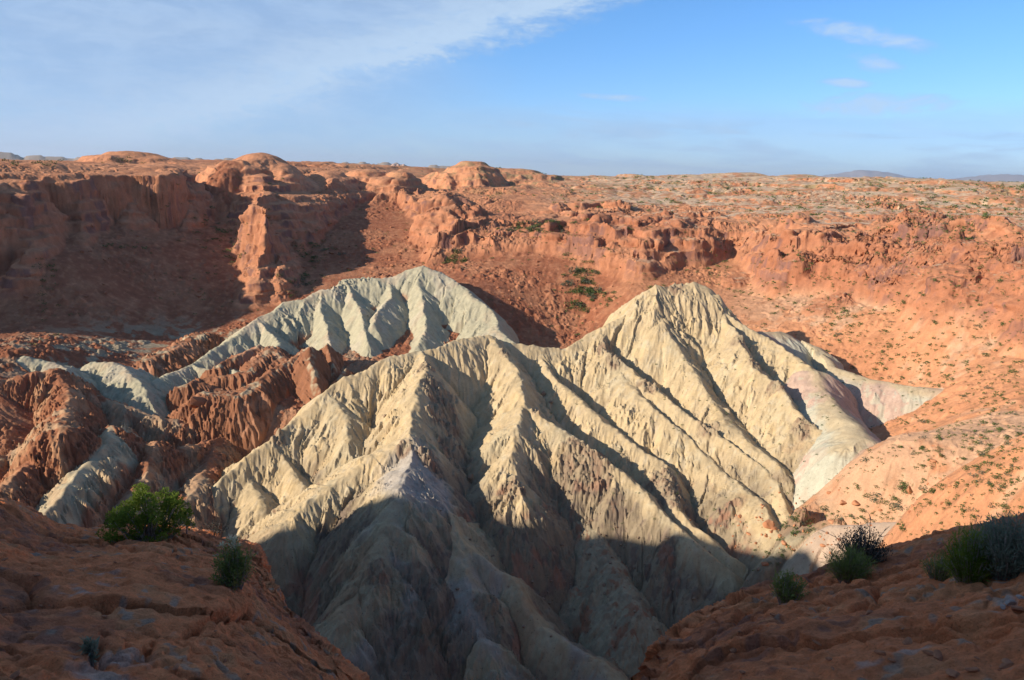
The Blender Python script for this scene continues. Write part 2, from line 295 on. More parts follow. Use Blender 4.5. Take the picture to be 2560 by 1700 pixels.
def segs(poly):
    P = [W(*q) for q in poly]; return [(P[i], P[i + 1]) for i in range(len(P) - 1)]
def ridge_field(x, y, poly, sl, sr, rd, z0, tmin=None, conc=0.0):
    """height of a ridge with given side slopes, and distance from its crest; restricted to a box"""
    best = np.full(x.shape, -1e4, f32); bd = np.full(x.shape, 1e4, f32); bz = np.zeros(x.shape, f32)
    for a, b in segs(poly):
        dx, dy = b[0] - a[0], b[1] - a[1]; L2 = dx * dx + dy * dy; L = math.sqrt(L2)
        t = np.clip(((x - a[0]) * dx + (y - a[1]) * dy) / L2, 0, 1)
        ex = x - (a[0] + t * dx); ey = y - (a[1] + t * dy); d = np.sqrt(ex * ex + ey * ey)
        side = (ex * dy - ey * dx) / (L * np.maximum(d, 1e-3))     # + right of travel
        s = sl + (sr - sl) * (0.5 + 0.5 * np.clip(side * 1.5, -1, 1))
        zc = a[2] + t * (b[2] - a[2]); h = zc - s * (np.sqrt(d * d + rd * rd) - rd) / (1 + conc * d)
        m = h > best; best = np.where(m, h, best); bd = np.where(m, d, bd); bz = np.where(m, zc, bz)
    return best, bd, bz

def build_grid():
    th = np.arange(-36.2, 36.2001, 0.052)
    o = [36.2]; s = 0.12
    while o[-1] + s < 178: o.append(o[-1] + s); s = min(s * 1.13, 2.2)
    o = np.array(o[1:]); th = np.concatenate([-o[::-1], th, o, [180.0 - 1e-4]])
    th = np.concatenate([[-180.0], th])
    r = np.concatenate([np.arange(1, 10, 1.5), np.arange(10, 300, 5.0), np.arange(300, 480, 0.62), np.arange(480, 980, 0.80), np.arange(980, 1700, 1.25)])
    e = [1700.0]; s = 1.5
    while e[-1] < 90000: e.append(e[-1] + s); s *= 1.035
    r = np.concatenate([r, e])
    return np.radians(th), r
TH, RR = build_grid()
print('grid', len(TH), len(RR), len(TH) * len(RR))
TT, RG2 = np.meshgrid(TH, RR, indexing='xy')            # rows r, cols theta
x = (RG2 * np.sin(TT)).astype(f32); y = (RG2 * np.cos(TT)).astype(f32); rr = RG2.astype(f32)
core = (np.abs(TT) < R(37)) & (rr > 250)
# gentle domain warp: crests wander
wx = fbm(x, y, 46, 4, .5, 3.1); wy = fbm(x, y, 46, 4, .5, 8.7)
X0, Y0 = x, y
near = sstep(rr, 1000, 700)
xw = x + wx * 7; yw = y + wy * 7

# floor and plateau
lim = rr < 5000
xc = np.where(lim, x, 0); yc = np.where(lim, y, 4800.)
zf = tps(FLOOR)(np.clip(x, -700, 700), np.clip(y, 100, 1500))
scl = np.minimum(1, 4200 / rr)
zh = tps(HIGH)(x * scl, y * scl)
# signed distance to the rim loop (+ outside), and cliff width
n = len(RIM); bd = np.full(x.shape, 1e9, f32); bw = np.zeros(x.shape, f32); ins = np.zeros(x.shape, bool)
xr = x + fbm(x, y, 130, 3, .5, 1.3) * 34 + fbm(x, y, 28, 3, .6, 5.3) * 6; yr = y + fbm(x, y, 130, 3, .5, 4.3) * 34 + fbm(x, y, 28, 3, .6, 2.3) * 6
k = sstep(rr, 60, 250); xr = x + (xr - x) * k; yr = y + (yr - y) * k
for i in range(n):
    (ax, ay), wa = RIM[i]; (bx, by), wb = RIM[(i + 1) % n]
    dx, dy = bx - ax, by - ay; t = np.clip(((xr - ax) * dx + (yr - ay) * dy) / (dx * dx + dy * dy), 0, 1)
    d = np.hypot(xr - ax - t * dx, yr - ay - t * dy); m = d < bd; bd = np.where(m, d, bd); bw = np.where(m, wa + t * (wb - wa), bw)
    c = ((ay > yr) != (by > yr)); ins ^= c & (xr < (bx - ax) * (yr - ay) / ((by - ay) if by != ay else 1e-6) + ax)
sd = np.where(ins, -bd, bd)
u = np.clip(sd / bw, 0, 1)
# cliff profile: steep foot, rounded top
prof = np.where(u < 1, 1 - (1 - u) ** 2.0, 1.0); prof = prof * sstep(u, -0.02, 0.10)
z = zf + (zh - zf) * prof
wall = sstep(sd / bw, 0.0, 0.12)                        # 1 on rock of wall and plateau
# ledges and short cliffs on the slickrock walls
wz = sstep(u, .03, .15) * (1 - sstep(sd / bw, .9, 1.6)) * sstep(x, -270, -110) * sstep(rr, 500, 700)
lm = sstep(fbm(x, y, 170, 3, .55, 14.4), -.25, .15)
zq = z + fbm(x, y, 110, 4, .55, 77.) * 26; fq = zq / 27 - np.floor(zq / 27)
z = z + wz * lm * (sstep(fq, .0, .28) - fq) * 27 * .75
z = z + wz * (billow(x + wx * 20, y + wy * 20, 75, 3, .5, 44.) - .45) * 15
# domes
outw = sstep(sd, -40, 10)
domem = np.zeros_like(z)
for (px, py, d, ha, hr, h) in DOMES:
    c = W(px, py, d); a = math.atan2(c[0], c[1]); sa, ca = math.sin(a), math.cos(a)
    dx = x - c[0]; dy = y - c[1]; al = dx * sa + dy * ca; ac = dx * ca - dy * sa
    q = np.sqrt((al / hr) ** 2 + (ac / ha) ** 2) * (1 + 0.25 * wx)
    hz = c[2] + 1 - h * q ** 2.1
    m = (q < 2.2); k = 6.0; dlt = np.clip(0.5 + 0.5 * (hz - z) / k, 0, 1)
    z = np.where(m, z + (hz - z) * dlt + k * dlt * (1 - dlt), z); domem = np.maximum(domem, np.where(m, dlt, 0))
for (poly, sl, sr, rd) in RIBS:
    h, dd, zc = ridge_field(x + wx * 12, y + wy * 12, poly, sl, sr, rd, z)
    k = 5.0; dlt = np.clip(0.5 + 0.5 * (h - z) / k, 0, 1); z = z + np.maximum(h - z, 0) * 1.0 * 0 + (h - z) * dlt + k * dlt * (1 - dlt)
    wall = np.maximum(wall, dlt)
# off-frame high rim on the left, the one that shades the foot of the hills
rock_amp = wall * (1 - sstep(rr, 3000, 6000)) * sstep(rr, 200, 500)
bl = billow(x + wx * 14, y + wy * 14, 120, 3, .4, 2.2)
z = z + (bl - 0.45) * 9 * rock_amp * (1 - 0.6 * domem)
z = z + (billow(x, y, 26, 3, .45, 4.2) - .5) * 1.6 * rock_amp * (1 - .7 * domem)
ledge = fbm(x, y, 260, 3, .5, 9.9)
z = z + (fbm(x, y, 600, 5, .5, 6.6) * 16 - 4) * sstep(rr, 1900, 3000)

# stepped strata on the rock walls
zs = z + wx * 5; st_h = 12.0; fr = zs / st_h - np.floor(zs / st_h)
z = z + (sstep(fr, 0.0, 0.45) - fr) * st_h * 0.6 * rock_amp * sstep(ledge, -0.35, 0.2)

# central hills
fam = np.zeros(z.shape, np.int8); crestd = np.full(z.shape, 1e3, f32); below = np.zeros(z.shape, f32); hm = np.zeros(z.shape, f32)
rows = (RR > 200) & (RR < 1560); cols = np.abs(TH) < R(60)
sl_ = np.ix_(rows, cols)
xs, ys, zz_, fm, cd, bl_, hmm = xw[sl_], yw[sl_], z[sl_], fam[sl_], crestd[sl_], below[sl_], hm[sl_]
for name, (poly, sl, sr, rd, fa) in RG.items():
    PW = np.array([W(*q) for q in poly])
    m = (xs > PW[:, 0].min() - 260) & (xs < PW[:, 0].max() + 260) & (ys > PW[:, 1].min() - 260) & (ys < PW[:, 1].max() + 260)
    h, dd, zc = ridge_field(xs[m], ys[m], poly, sl, sr, rd, zz_[m], conc=0.0)
    h = h - (np.maximum(0, dd - 17) / 28) ** 2 * 7
    if fa in (3, 4): h = h - (dd / 32) ** 2 * 7
    h = h + pn(xs[m] / 9, ys[m] / 9) * (.5 if fa < 6 else 2.2) * np.exp(-dd / 12) + pn(xs[m] / 3.2, ys[m] / 3.2) * np.exp(-dd / 3.0) * (1.5 if fa in (1, 5, 6, 7) else .4)
    zo = zz_[m]; k = 1.4 if fa else 10; dl = np.clip(0.5 + 0.5 * (h - zo) / k, 0, 1)
    zz_[m] = zo + (h - zo) * dl + k * dl * (1 - dl)
    if fa:
        mm = dl > 0.5; a = fm[m]; a[mm] = fa; fm[m] = a
        a = cd[m]; a[mm] = dd[mm]; cd[m] = a
        a = bl_[m]; a[mm] = (zc - h)[mm]; bl_[m] = a
        a = hmm[m]; a = np.maximum(a, dl); hmm[m] = a
z[sl_], fam[sl_], crestd[sl_], below[sl_], hm[sl_] = zz_, fm, cd, bl_, hmm
print('ridges', time.time() - T00)

def grad(z):
    gr = np.gradient(z, RR.astype(f32), axis=0); gt = np.gradient(z, TH.astype(f32), axis=1) / rr
    s, c = np.sin(TT).astype(f32), np.cos(TT).astype(f32)
    return gr * s + gt * c, gr * c - gt * s
def gullies(z, size, amp, freq, mask, off, zd=None):
    """ribs and rills that run down the local slope"""
    gx, gy = grad(z if zd is None else zd); m = (mask > .01) & (rr > 290) & (rr < 1800) & (np.abs(TT) < R(60))
    gx = gx[m]; gy = gy[m]; gl = np.sqrt(gx * gx + gy * gy) + 1e-5; pa, pb = -gy / gl, gx / gl
    u = x[m] / size + off; v = y[m] / size + off; iu = np.floor(u).astype(np.int32); iv = np.floor(v).astype(np.int32)
    acc = np.zeros_like(u); ws = np.zeros_like(u) + 1e-6
    for i in (-2, -1, 0, 1, 2):
        for j in (-2, -1, 0, 1, 2):
            p = _P2[(iv + j) & 255, (iu + i) & 255]
            ex = u - (iu + i) - p[..., 0]; ey = v - (iv + j) - p[..., 1]; ac = ex * pa + ey * pb; al = ey * pa - ex * pb
            w = np.exp(-(ac * ac * 5.0 + al * al * .7)); acc += w * np.cos(ac * (2 * np.pi * freq)); ws += w
    e = np.clip(acc / ws * 1.25, -1, 1); e = 1 - 2 * np.arccos(e) / np.pi; e = np.where(e > 0, e, e * .8); out = z.copy(); out[m] += amp * e * np.clip(gl * 1.8, 0, 1) * mask[m]
    e2 = np.zeros_like(z); e2[m] = e; return out, e2
hillm = hm * sstep(crestd, 1.0, 16.0); hillm = np.where(fam > 0, hillm, 0)
lobem = np.isin(fam, (3, 4)); hillm = np.where(lobem, hillm * 0.35, hillm)
fluted = np.where(np.isin(fam, (7, 8)), 1.6, np.where(fam == 5, np.where(x < -210, 1.0, .5), 1.0))
talm = (1 - wall) * (fam == 0)
floorm = talm * sstep(rr, 1100, 700)
smo = sstep(fbm(x, y, 55, 3, .5, 19.), -.3, .3)
z, e1 = gullies(z, 21, 3.3, 1.1, hillm * fluted + 0.5 * floorm, 0.3); zd_ = z.copy()
z, e2 = gullies(z, 9.5, 1.6, 1.2, hillm * fluted * (.45 + .55 * smo) + 0.5 * floorm, 5.3, zd_); zd2 = z.copy()
hill2 = hm * sstep(crestd, .5, 6.0) * (fam > 0); hill2 = np.where(lobem, hill2 * 0.4, hill2)
fl = hm * np.isin(fam, (7, 8)) * sstep(crestd, 0.5, 7)
z, _f = gullies(z, 15, 2.8, 1.1, fl, 4.4, zd_); z, _f = gullies(z, 7.5, 1.2, 1.2, fl, 6.4, zd_)
z, e3 = gullies(z, 4.4, 0.68, 1.25, hill2 * fluted * (.4 + .6 * smo) + 0.25 * floorm, 9.1, zd2)
z, e4 = gullies(z, 2.4, 0.24, 1.25, hill2 * sstep(rr, 1000, 600) * fluted, 2.1, zd2)
wr = rock_amp * sstep(rr, 1800, 1500)
wr = wr * (1 - .85 * domem); wr2 = wr * sstep(fbm(x, y, 150, 2, .5, 61.), -.15, .3)
z, _e = gullies(z, 46, 3.6, 1.0, .25 * wr + wr2, 1.1); z, _e = gullies(z, 18, 1.3, 1.0, .2 * wr + wr2, 3.1)
print('gullies', time.time() - T00)
nB0 = fbm(x, y, 9, 3, .6, 66.)
# rubble: boulders on the talus and in dark gullies
rub = sstep(fbm(x, y, 90, 4, .6, 7.1), -0.25, 0.25)
tal_ = talm * (rr < 1700) * (rr > 300)
outc = np.zeros_like(z)
for (px, py, d, r_) in [(1010,900,565,13),(1030,960,545,14),(1050,1040,520,13),(990,1070,490,9),(985,865,588,8),(1340,1060,520,15),(1370,1110,507,13),(1300,1120,505,10),(1400,790,655,10),(1420,830,640,9),(1530,1090,520,12),(1560,1140,505,12),(1700,780,668,7),(1740,850,640,7),(1790,900,612,7),(1850,985,572,9),
                        (930,1040,497,6),(640,1010,558,6),(1164,815,626,5),(1240,935,560,6),(800,650,895,10),(780,665,880,9),(840,650,905,9),(905,800,620,6),(1180,1130,480,9),(1120,1160,470,10),(1500,870,612,8),(1630,1000,570,9),(1010,1500,372,12),(1130,1400,395,9),(870,1340,398,9),(1560,665,716,8)]:
    c_ = W(px, py, d); outc = np.maximum(outc, np.exp(-((x - c_[0]) ** 2 + (y - c_[1]) ** 2) / r_ ** 2))
outc = sstep(outc + nB0 * .35, .25, .6) * (hm > .5)
nzr = fbm(x, y, 30, 3, .6, 15.1)
crag = .4 * (hm > .5) * sstep(fbm(x, y, 34, 3, .6, 12.1), .12, .3) * (fam == 1) * sstep(crestd, 2, 8)
gullyrub = (hm > .5) * sstep(below, 13, 26) * .9 * (fam == 1) * (rr < 600) * sstep(nzr, -.1, .2)
gullyrub = np.maximum(gullyrub, (fam == 2) * 0.8)
rmask = tal_ * (0.2 + 1.0 * rub) + 1.0 * gullyrub + 0.2 * crag
rightq = sstep(x / rr, 0.22, 0.36)                       # smoother orange slope on the right
rmask = rmask * (1 - 0.55 * rightq * (fam == 0))
rs_ = talm * rightq * (rr < 1200) * (rr > 280); fs_ = fbm(x, y, 70, 4, .55, 91.) * 14 + z * .25; fr2 = fs_ / 5 - np.floor(fs_ / 5)
z = z + rs_ * (sstep(fr2, 0, .18) - fr2) * 1.6
cb = cells(x, y, 9.0, .3) * 9 * 0.55; cb2 = cells(x, y, 3.6, 5.3) * 3.6 * 0.75
z = z + rmask * (cb * 0.8 + cb2 * sstep(rr, 1500, 1000))
z = z + pn(x / 2.1, y / 2.1) * (0.04 * hm + 0.4 * rmask + 0.25 * talm) * sstep(rr, 1200, 600)
sa_ = x * .84 + y * .54 + wx * 6; sb_ = -x * .54 + y * .84; strat = 1 - np.abs(pn(sa_ / 4.5, sb_ / 40)) * 2.4 + .5 * (1 - np.abs(pn(sa_ / 1.9 + 3, sb_ / 20)) * 2.4)
z = z + np.isin(fam, (6, 7)) * hm * sstep(crestd, 0, 8) * strat * np.where(fam == 6, 2.4, 1.0)
z = z + outc * ((billow(x + wx * 3, y, 7.5, 4, .6, 2.4) - .42) * 7 + cells(x, y, 4.2, 8.1) * 3.0)
z = z + crag * (billow(x, y, 9, 3, .6, 1.0) - .5) * 2.5
# distant mesa country and mountains
far = sstep(rr, 5000, 9000)
z = np.where(rr > 5000, z * (1 - far) + far * (-30 + 30 * fbm(x, y, 2600, 4, .5, 3.0)), z)

# ---------------- colours of the ground (the rock's own)
def col(*c): return np.array(c, f32)
CREAM = col(.515, .40, .235); CREAM2 = col(.43, .36, .235); GREY = col(.42, .385, .265); BROWN = col(.235, .185, .125)
RED = col(.30, .115, .060); REDB = col(.36, .16, .085); SLICK = col(.50, .235, .125); SLICK2 = col(.37, .150, .080); ORANGE = col(.56, .265, .135); TAN = col(.53, .39, .26)
PINK = col(.47, .29, .225); PALE = col(.50, .44, .33); MINT = col(.43, .44, .34); LILAC = col(.37, .345, .315); VARN = col(.17, .095, .085)
cc = np.empty(z.shape + (3,), f32)
nA = fbm(x, y, 60, 4, .55, 21.); nB = fbm(x, y, 18, 4, .6, 31.); nC = fbm(x, y, 7, 3, .6, 41.); nD = fbm(x, y, 240, 4, .55, 51.)
def mixc(m, c):
    m = np.clip(m, 0, 1)[..., None]; global cc; cc = cc * (1 - m) + c * m
cc[:] = RED
mixc(sstep(nA + nB * .6, -.25, .35), REDB)
mixc((1 - wall) * rightq * 1.0, ORANGE)
mixc((1 - wall) * sstep(x / rr, 0.10, 0.28) * 0.6, ORANGE)
mixc((1 - wall) * sstep(nC, .15, .4) * .35, SLICK)
mixc((1 - wall) * rightq * sstep(nD + nB * .5, .0, .4) * .5, TAN); mixc((1 - wall) * rightq * sstep(-nD + nA * .5, .1, .5) * .5, col(.46, .20, .10))
# floor of the pit round the foot of the pale hills
pit = (1 - wall) * sstep(np.hypot((x - 20) / 1.1, y - 430), 175, 120)
mixc(pit * (fam == 0), BROWN); mixc(pit * (fam == 0) * sstep(nB, .0, .35), CREAM2 * .75)
lb = (1 - wall) * (fam == 0) * sstep(np.hypot(x + 300, (y - 720)), 190, 110) * sstep(nB + nA * .5, -.05, .25); mixc(lb * .8, GREY * .8)
# wall and plateau
pl = wall
mixc(pl, SLICK); mixc(pl * sstep(nD + nA * .4, -.1, .35) * .7, SLICK2); mixc(pl * sstep(nA + nB * .5, .1, .5) * .5, ORANGE)
gx, gy = grad(z); slope = np.sqrt(gx * gx + gy * gy)
band = np.sin((z + nA * 9 + x * .03) / 3.3) * .5 + .5
mixc(pl * sstep(slope, .5, 1.2) * (.25 + .35 * band), SLICK2)
mixc(pl * domem * .8, SLICK * 1.10)
mixc(pl * sstep(slope, .9, 1.8) * sstep(nA + nB, .05, .5) * .75, VARN)
plat = pl * sstep(slope, .35, .15) * sstep(rr, 1200, 1500)
mixc(sstep(x / rr, .05, .22) * pl * sstep(nA + nB * .9, .02, .22) * sstep(slope, .5, .25) * .85, TAN)
mixc(pl * sstep(rr, 1250, 1500) * sstep(x / rr, -.35, .1) * sstep(fbm(x, y * 1.8, 45, 4, .65, 33.), .08, .25) * .6, col(.20, .21, .11)); nW = fbm(x + wx * 40, (y + wy * 40) * 2.2, 150, 4, .6, 71.); mixc(pl * sstep(x / rr, -.02, .15) * sstep(rr, 1150, 1350) * sstep(np.abs(nW), .10, .02) * .8, TAN * 1.08); mixc(pl * sstep(x / rr, .0, .2) * sstep(rr, 1080, 1250) * (1 - domem) * sstep(nA * .7 + nB * .7 + nD * .5, -.2, .05) * sstep(slope, .7, .35) * .8, TAN * 1.05)
mixc(sstep(rr, 2600, 6000), col(.30, .20, .14)); mixc(sstep(rr, 2600, 6000) * sstep(fbm(x, y, 900, 4, .6, 3.), 0, .3) * .6, col(.10, .11, .07))
# hills by family
F = lambda *k: np.isin(fam, k) * sstep(hm, .35, .7)
wn = nA * 14 + nB * 5
rill = fbm(x + wx * 20, y, 9, 2, .5, 81.)
mixc(F(1), CREAM); mixc(F(1) * sstep(nA + nC * .5, .0, .4) * .35, GREY); mixc(F(1) * sstep(nB * .8 + nD, .2, .5) * .35, col(.50, .36, .20))
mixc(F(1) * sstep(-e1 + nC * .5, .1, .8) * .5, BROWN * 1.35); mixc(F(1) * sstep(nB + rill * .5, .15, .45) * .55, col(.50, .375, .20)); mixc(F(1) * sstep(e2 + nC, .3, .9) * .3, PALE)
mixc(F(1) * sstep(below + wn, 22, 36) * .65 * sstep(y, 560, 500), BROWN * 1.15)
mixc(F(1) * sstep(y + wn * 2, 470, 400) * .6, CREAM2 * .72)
mixc(F(1) * sstep(crag, .2, .8) * .5, col(.27, .20, .14))
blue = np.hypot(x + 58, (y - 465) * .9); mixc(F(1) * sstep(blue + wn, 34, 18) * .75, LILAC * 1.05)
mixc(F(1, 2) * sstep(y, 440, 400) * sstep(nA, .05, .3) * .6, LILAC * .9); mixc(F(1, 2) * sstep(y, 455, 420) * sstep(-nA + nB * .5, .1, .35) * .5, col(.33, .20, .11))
mixc(outc * .75, col(.30, .225, .15)); mixc(outc * sstep(nC, .05, .3) * .7, col(.21, .135, .09)); mixc(outc * sstep(-nC, .2, .4) * .5, CREAM2)
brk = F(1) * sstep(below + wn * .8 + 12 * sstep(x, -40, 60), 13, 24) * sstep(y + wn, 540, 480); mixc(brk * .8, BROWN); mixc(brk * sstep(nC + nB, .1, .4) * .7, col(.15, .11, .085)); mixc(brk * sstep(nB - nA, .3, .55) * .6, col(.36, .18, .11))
mixc(F(2), CREAM2 * .85); mixc(F(2) * sstep(nB + nC, -.1, .2) * .7, BROWN); mixc(F(2) * sstep(nB - nC, .2, .5) * .6, RED)
mixc(F(3), PALE); mixc(F(3) * sstep(nA + nB * .4 + nC * .3, .07, .13) * .65, PINK); mixc(F(3) * sstep(-nA + nC * .4 + nB * .3, .14, .22) * .6, MINT); mixc(F(3) * sstep(crestd + wn, 16, 4) * .8, CREAM)
mixc(F(3) * sstep(x, 305, 340) * .6, PINK)
mixc(F(4), col(.42, .315, .23)); mixc(F(4) * sstep(x + wn * 3, 185, 250) * .8, REDB * 1.25); mixc(F(4) * sstep(nA, .1, .3) * .5, CREAM2)
mixc(F(5), GREY); mixc(F(5) * sstep(nA + nB * .5, .1, .4) * .6, PALE * .95); mixc(F(5) * sstep(nB + nC * .6, .25, .5) * .45, BROWN * 1.3)
mixc(F(5) * sstep(x, -95, -140) * sstep(below + wn * .8, 24, 31), REDB)
mixc(F(5) * sstep(below + wn, 9, 4) * sstep(nA, .0, .3) * .5, TAN)
mixc(F(6), REDB * .74); mixc(F(6) * sstep(-strat, -.3, .4) * .6, col(.20, .085, .055)); mixc(F(6) * sstep(nA + nC * .4, .15, .35) * .5, col(.46, .25, .15)); mixc(F(6) * sstep(below + wn * .5, 5, 2) * sstep(nB, .0, .3) * .8, CREAM2)
mixc(F(7), REDB * .88); str_ = np.sin((x * .8 + y * .35 + nB * 8) / 3.6); mixc(F(7) * sstep(nA + nB * .4, .12, .3) * .6, CREAM2 * .95); mixc(F(7) * sstep(str_, .25, .8) * .55, col(.47, .28, .155)); mixc(F(7) * sstep(-str_, .5, .9) * .5, RED)
mixc(F(8), CREAM2 * 1.05); mixc(F(8) * sstep(below + wn, 7, 15), REDB); mixc(F(8) * sstep(str_, .2, .7) * .35, col(.45, .27, .15))
cc *= (1 + .16 * nC + .10 * nB)[..., None]; cc = np.clip(cc, .02, .85)
print('colours', time.time() - T00)

# ---------------- meshes cut from the one sheet
def mesh_from_grid(name, verts, cols_, quads, mat, kind):
    used = np.zeros(len(verts), bool); used[quads.ravel()] = True; idx = np.cumsum(used) - 1
    v = verts[used]; q = idx[quads].astype(np.int32); c = cols_[used]
    me = bpy.data.meshes.new(name); me.vertices.add(len(v)); me.vertices.foreach_set('co', v.astype(f32).ravel())
    me.loops.add(q.size); me.loops.foreach_set('vertex_index', q.ravel()); me.polygons.add(len(q))
    me.polygons.foreach_set('loop_start', np.arange(0, q.size, 4, dtype=np.int32)); me.polygons.foreach_set('loop_total', np.full(len(q), 4, np.int32))
    me.polygons.foreach_set('use_smooth', np.ones(len(q), bool)); me.update(calc_edges=True)
    a = me.color_attributes.new('Col', 'FLOAT_COLOR', 'POINT'); a.data.foreach_set('color', np.hstack([c, np.ones((len(c), 1), f32)]).astype(f32).ravel())
    me.materials.append(mat); o = bpy.data.objects.new(name, me); COL.objects.link(o); o['kind'] = kind; return o
def rock_mat(name, s1, s2, bump, amt=.35, bdist=1.0, speck=0):
    m = bpy.data.materials.new(name); m.use_nodes = True; q = NT(m.node_tree); b = q.n['Principled BSDF']
    b.inputs['Roughness'].default_value = .95; b.inputs['Specular IOR Level'].default_value = .12
    at = q.n.new('ShaderNodeAttribute'); at.attribute_name = 'Col'
    ob = q.n.new('ShaderNodeTexCoord').outputs['Object']
    a = q.noise(ob, s1, 8, .65); c = q.noise(ob, s2, 5, .7)
    f = q.m('ADD', q.m('MULTIPLY', q.m('SUBTRACT', a, .5), amt * 2), q.m('MULTIPLY', q.m('SUBTRACT', c, .5), amt * 1.6))
    f = q.m('ADD', f, 1.0)
    if speck:
        sp2 = q.noise(ob, speck, 3, .7); f = q.m('MULTIPLY', f, q.m('SUBTRACT', 1.0, q.m('MULTIPLY', q.ss(sp2, .60, .70), .5)))
    mul = q.n.new('ShaderNodeVectorMath'); mul.operation = 'SCALE'; q.l.new(at.outputs['Color'], mul.inputs[0]); q.l.new(f, mul.inputs['Scale'])
    q.l.new(mul.outputs[0], b.inputs['Base Color'])
    bp = q.n.new('ShaderNodeBump'); bp.inputs['Strength'].default_value = bump; bp.inputs['Distance'].default_value = bdist
    q.l.new(q.m('ADD', a, q.m('MULTIPLY', c, .6)), bp.inputs['Height']); q.l.new(bp.outputs[0], b.inputs['Normal'])
    return m
M_GROUND = rock_mat('canyon_rock', .12, .9, .55, .38, 2.2)
M_HILL = rock_mat('badland_clay', .35, 2.2, .24, .24, .6, .8)
M_LEDGE = rock_mat('red_sandstone', 6.0, 42.0, 1.0, .62, .07, 60.0)

# cliffs get sideways relief as well, so faces are not smooth curtains
nx, ny = grad(z); ln = np.sqrt(nx * nx + ny * ny + 1)
disp = (vn3(x / 30, y / 30, z / 6) * 3.6 + vn3(x / 9, y / 9, z / 2.2) * 1.3 + vn3(x / 4, y / 4, z / 4) * .5) * rock_amp * sstep(slope, .6, 1.4) * sstep(rr, 1900, 1600)
vx = x - nx / ln * disp; vy = y - ny / ln * disp; vz = z + disp / ln * .3
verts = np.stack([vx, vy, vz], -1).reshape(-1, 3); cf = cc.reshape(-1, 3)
nr, nc = z.shape; ii = np.arange(nr * nc).reshape(nr, nc)
quads = np.stack([ii[:-1, :-1], ii[:-1, 1:], ii[1:, 1:], ii[1:, :-1]], -1)[..., ::-1]
hq = (hm[:-1, :-1] > .5) & (fam[:-1, :-1] > 0)
pq = (wall[:-1, :-1] > .5) & ~hq
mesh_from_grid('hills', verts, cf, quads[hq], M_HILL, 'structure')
mesh_from_grid('plateau', verts, cf, quads[pq], M_GROUND, 'structure')
mesh_from_grid('ground', verts, cf, quads[~hq & ~pq], M_GROUND, 'structure')
print('terrain', time.time() - T00)
#@@OBJECTS
# far mesas, a pale butte and the mountain range on the horizon
def relief(name, az0, az1, dist, depth, hfun, colf, n=260, m=14):
    a = np.radians(np.linspace(az0, az1, n)); V = np.zeros((m, n, 3)); Cc = np.zeros((m, n, 3), f32)
    for j in range(m):
        t = j / (m - 1); d = dist + depth * t; prof_ = math.sin(min(1, t * 1.6) * math.pi / 2) if t < .7 else math.cos((t - .7) / .3 * math.pi / 2)
        h = hfun(np.degrees(a), t); V[j, :, 0] = d * np.sin(a); V[j, :, 1] = d * np.cos(a); V[j, :, 2] = -60 + (h + 60) * prof_; Cc[j] = colf(V[j], h * prof_)
    ii = np.arange(m * n).reshape(m, n); q = np.stack([ii[:-1, :-1], ii[:-1, 1:], ii[1:, 1:], ii[1:, :-1]], -1).reshape(-1, 4)
    return mesh_from_grid(name, V.reshape(-1, 3), Cc.reshape(-1, 3), q, M_GROUND, 'structure')
def bump(a, c, w): return np.exp(-((a - c) / w) ** 2)
def nz1(a, f, o): return fbm(a * f, a * 0 + o, 1.0, 5, .55, o)
relief('mountains', 14, 44, 62000, 9000, lambda a, t: 260 + 760 * bump(a, 23.4, 2.6) + 700 * bump(a, 31.6, 3.2) + 300 * bump(a, 38, 3) + nz1(a, 1.1, 3.3 + t * 2) * 170, lambda V, h: np.tile(np.array([.30, .27, .27], f32), (len(V), 1)))
relief('mesas', -42, -3, 14000, 2500, lambda a, t: 40 + 55 * (np.abs(np.sin(a * .5)) ** .3) + 26 * np.round(nz1(a, .5, 9.1) * 3) + nz1(a, 6, 1.) * 6, lambda V, h: np.tile(np.array([.34, .27, .21], f32), (len(V), 1)))
relief('butte', -9.8, -6.2, 7200, 500, lambda a, t: 5 + 52 * np.minimum(1, 1.3 * bump(a, -8.35, .8)) + nz1(a, 4, 2.2) * 12, lambda V, h: np.tile(np.array([.50, .34, .26], f32), (len(V), 1)), 200, 16)
# ------------------------------------------------------------------ picking: which terrain point a line of sight meets
def project(P):
    P = np.asarray(P, float); cp, sp_ = math.cos(PITCH), math.sin(PITCH)
    f = P[..., 1] * cp - P[..., 2] * sp_; up = P[..., 1] * sp_ + P[..., 2] * cp; r = P[..., 0]
    u0, v0 = r / f, up / f; c, s_ = math.cos(ROLL), math.sin(ROLL)
    return CX + FPX * (u0 * c + v0 * s_), CY - FPX * (-u0 * s_ + v0 * c)
cv = np.abs(TH) < R(36.5); rv = (RR > 290) & (RR < 3500)
GV = verts.reshape(nr, nc, 3)[np.ix_(rv, cv)]
ang = GV[..., 2] / np.hypot(GV[..., 0], GV[..., 1]); vis = ang >= np.maximum.accumulate(ang, axis=0) - 1e-5
PX, PY = project(GV); BUF = np.full((420, 600), -1, np.int64)
bi, bj = (PY / 4).astype(int), (PX / 4).astype(int); okv = vis & (bi >= 0) & (bi < 420) & (bj >= 0) & (bj < 600)
BUF[bi[okv], bj[okv]] = np.arange(GV[..., 0].size).reshape(GV.shape[:2])[okv]
GF = GV.reshape(-1, 3); hillflag = (hm[np.ix_(rv, cv)] > .5).ravel() & (fam[np.ix_(rv, cv)].ravel() > 0)
def pick(px, py):
    i, j = int(py / 4), int(px / 4)
    for q in range(0, 4):
        for a in range(-q, q + 1):
            for b in range(-q, q + 1):
                if 0 <= i + a < 420 and 0 <= j + b < 600 and BUF[i + a, j + b] >= 0: return BUF[i + a, j + b]
    return -1

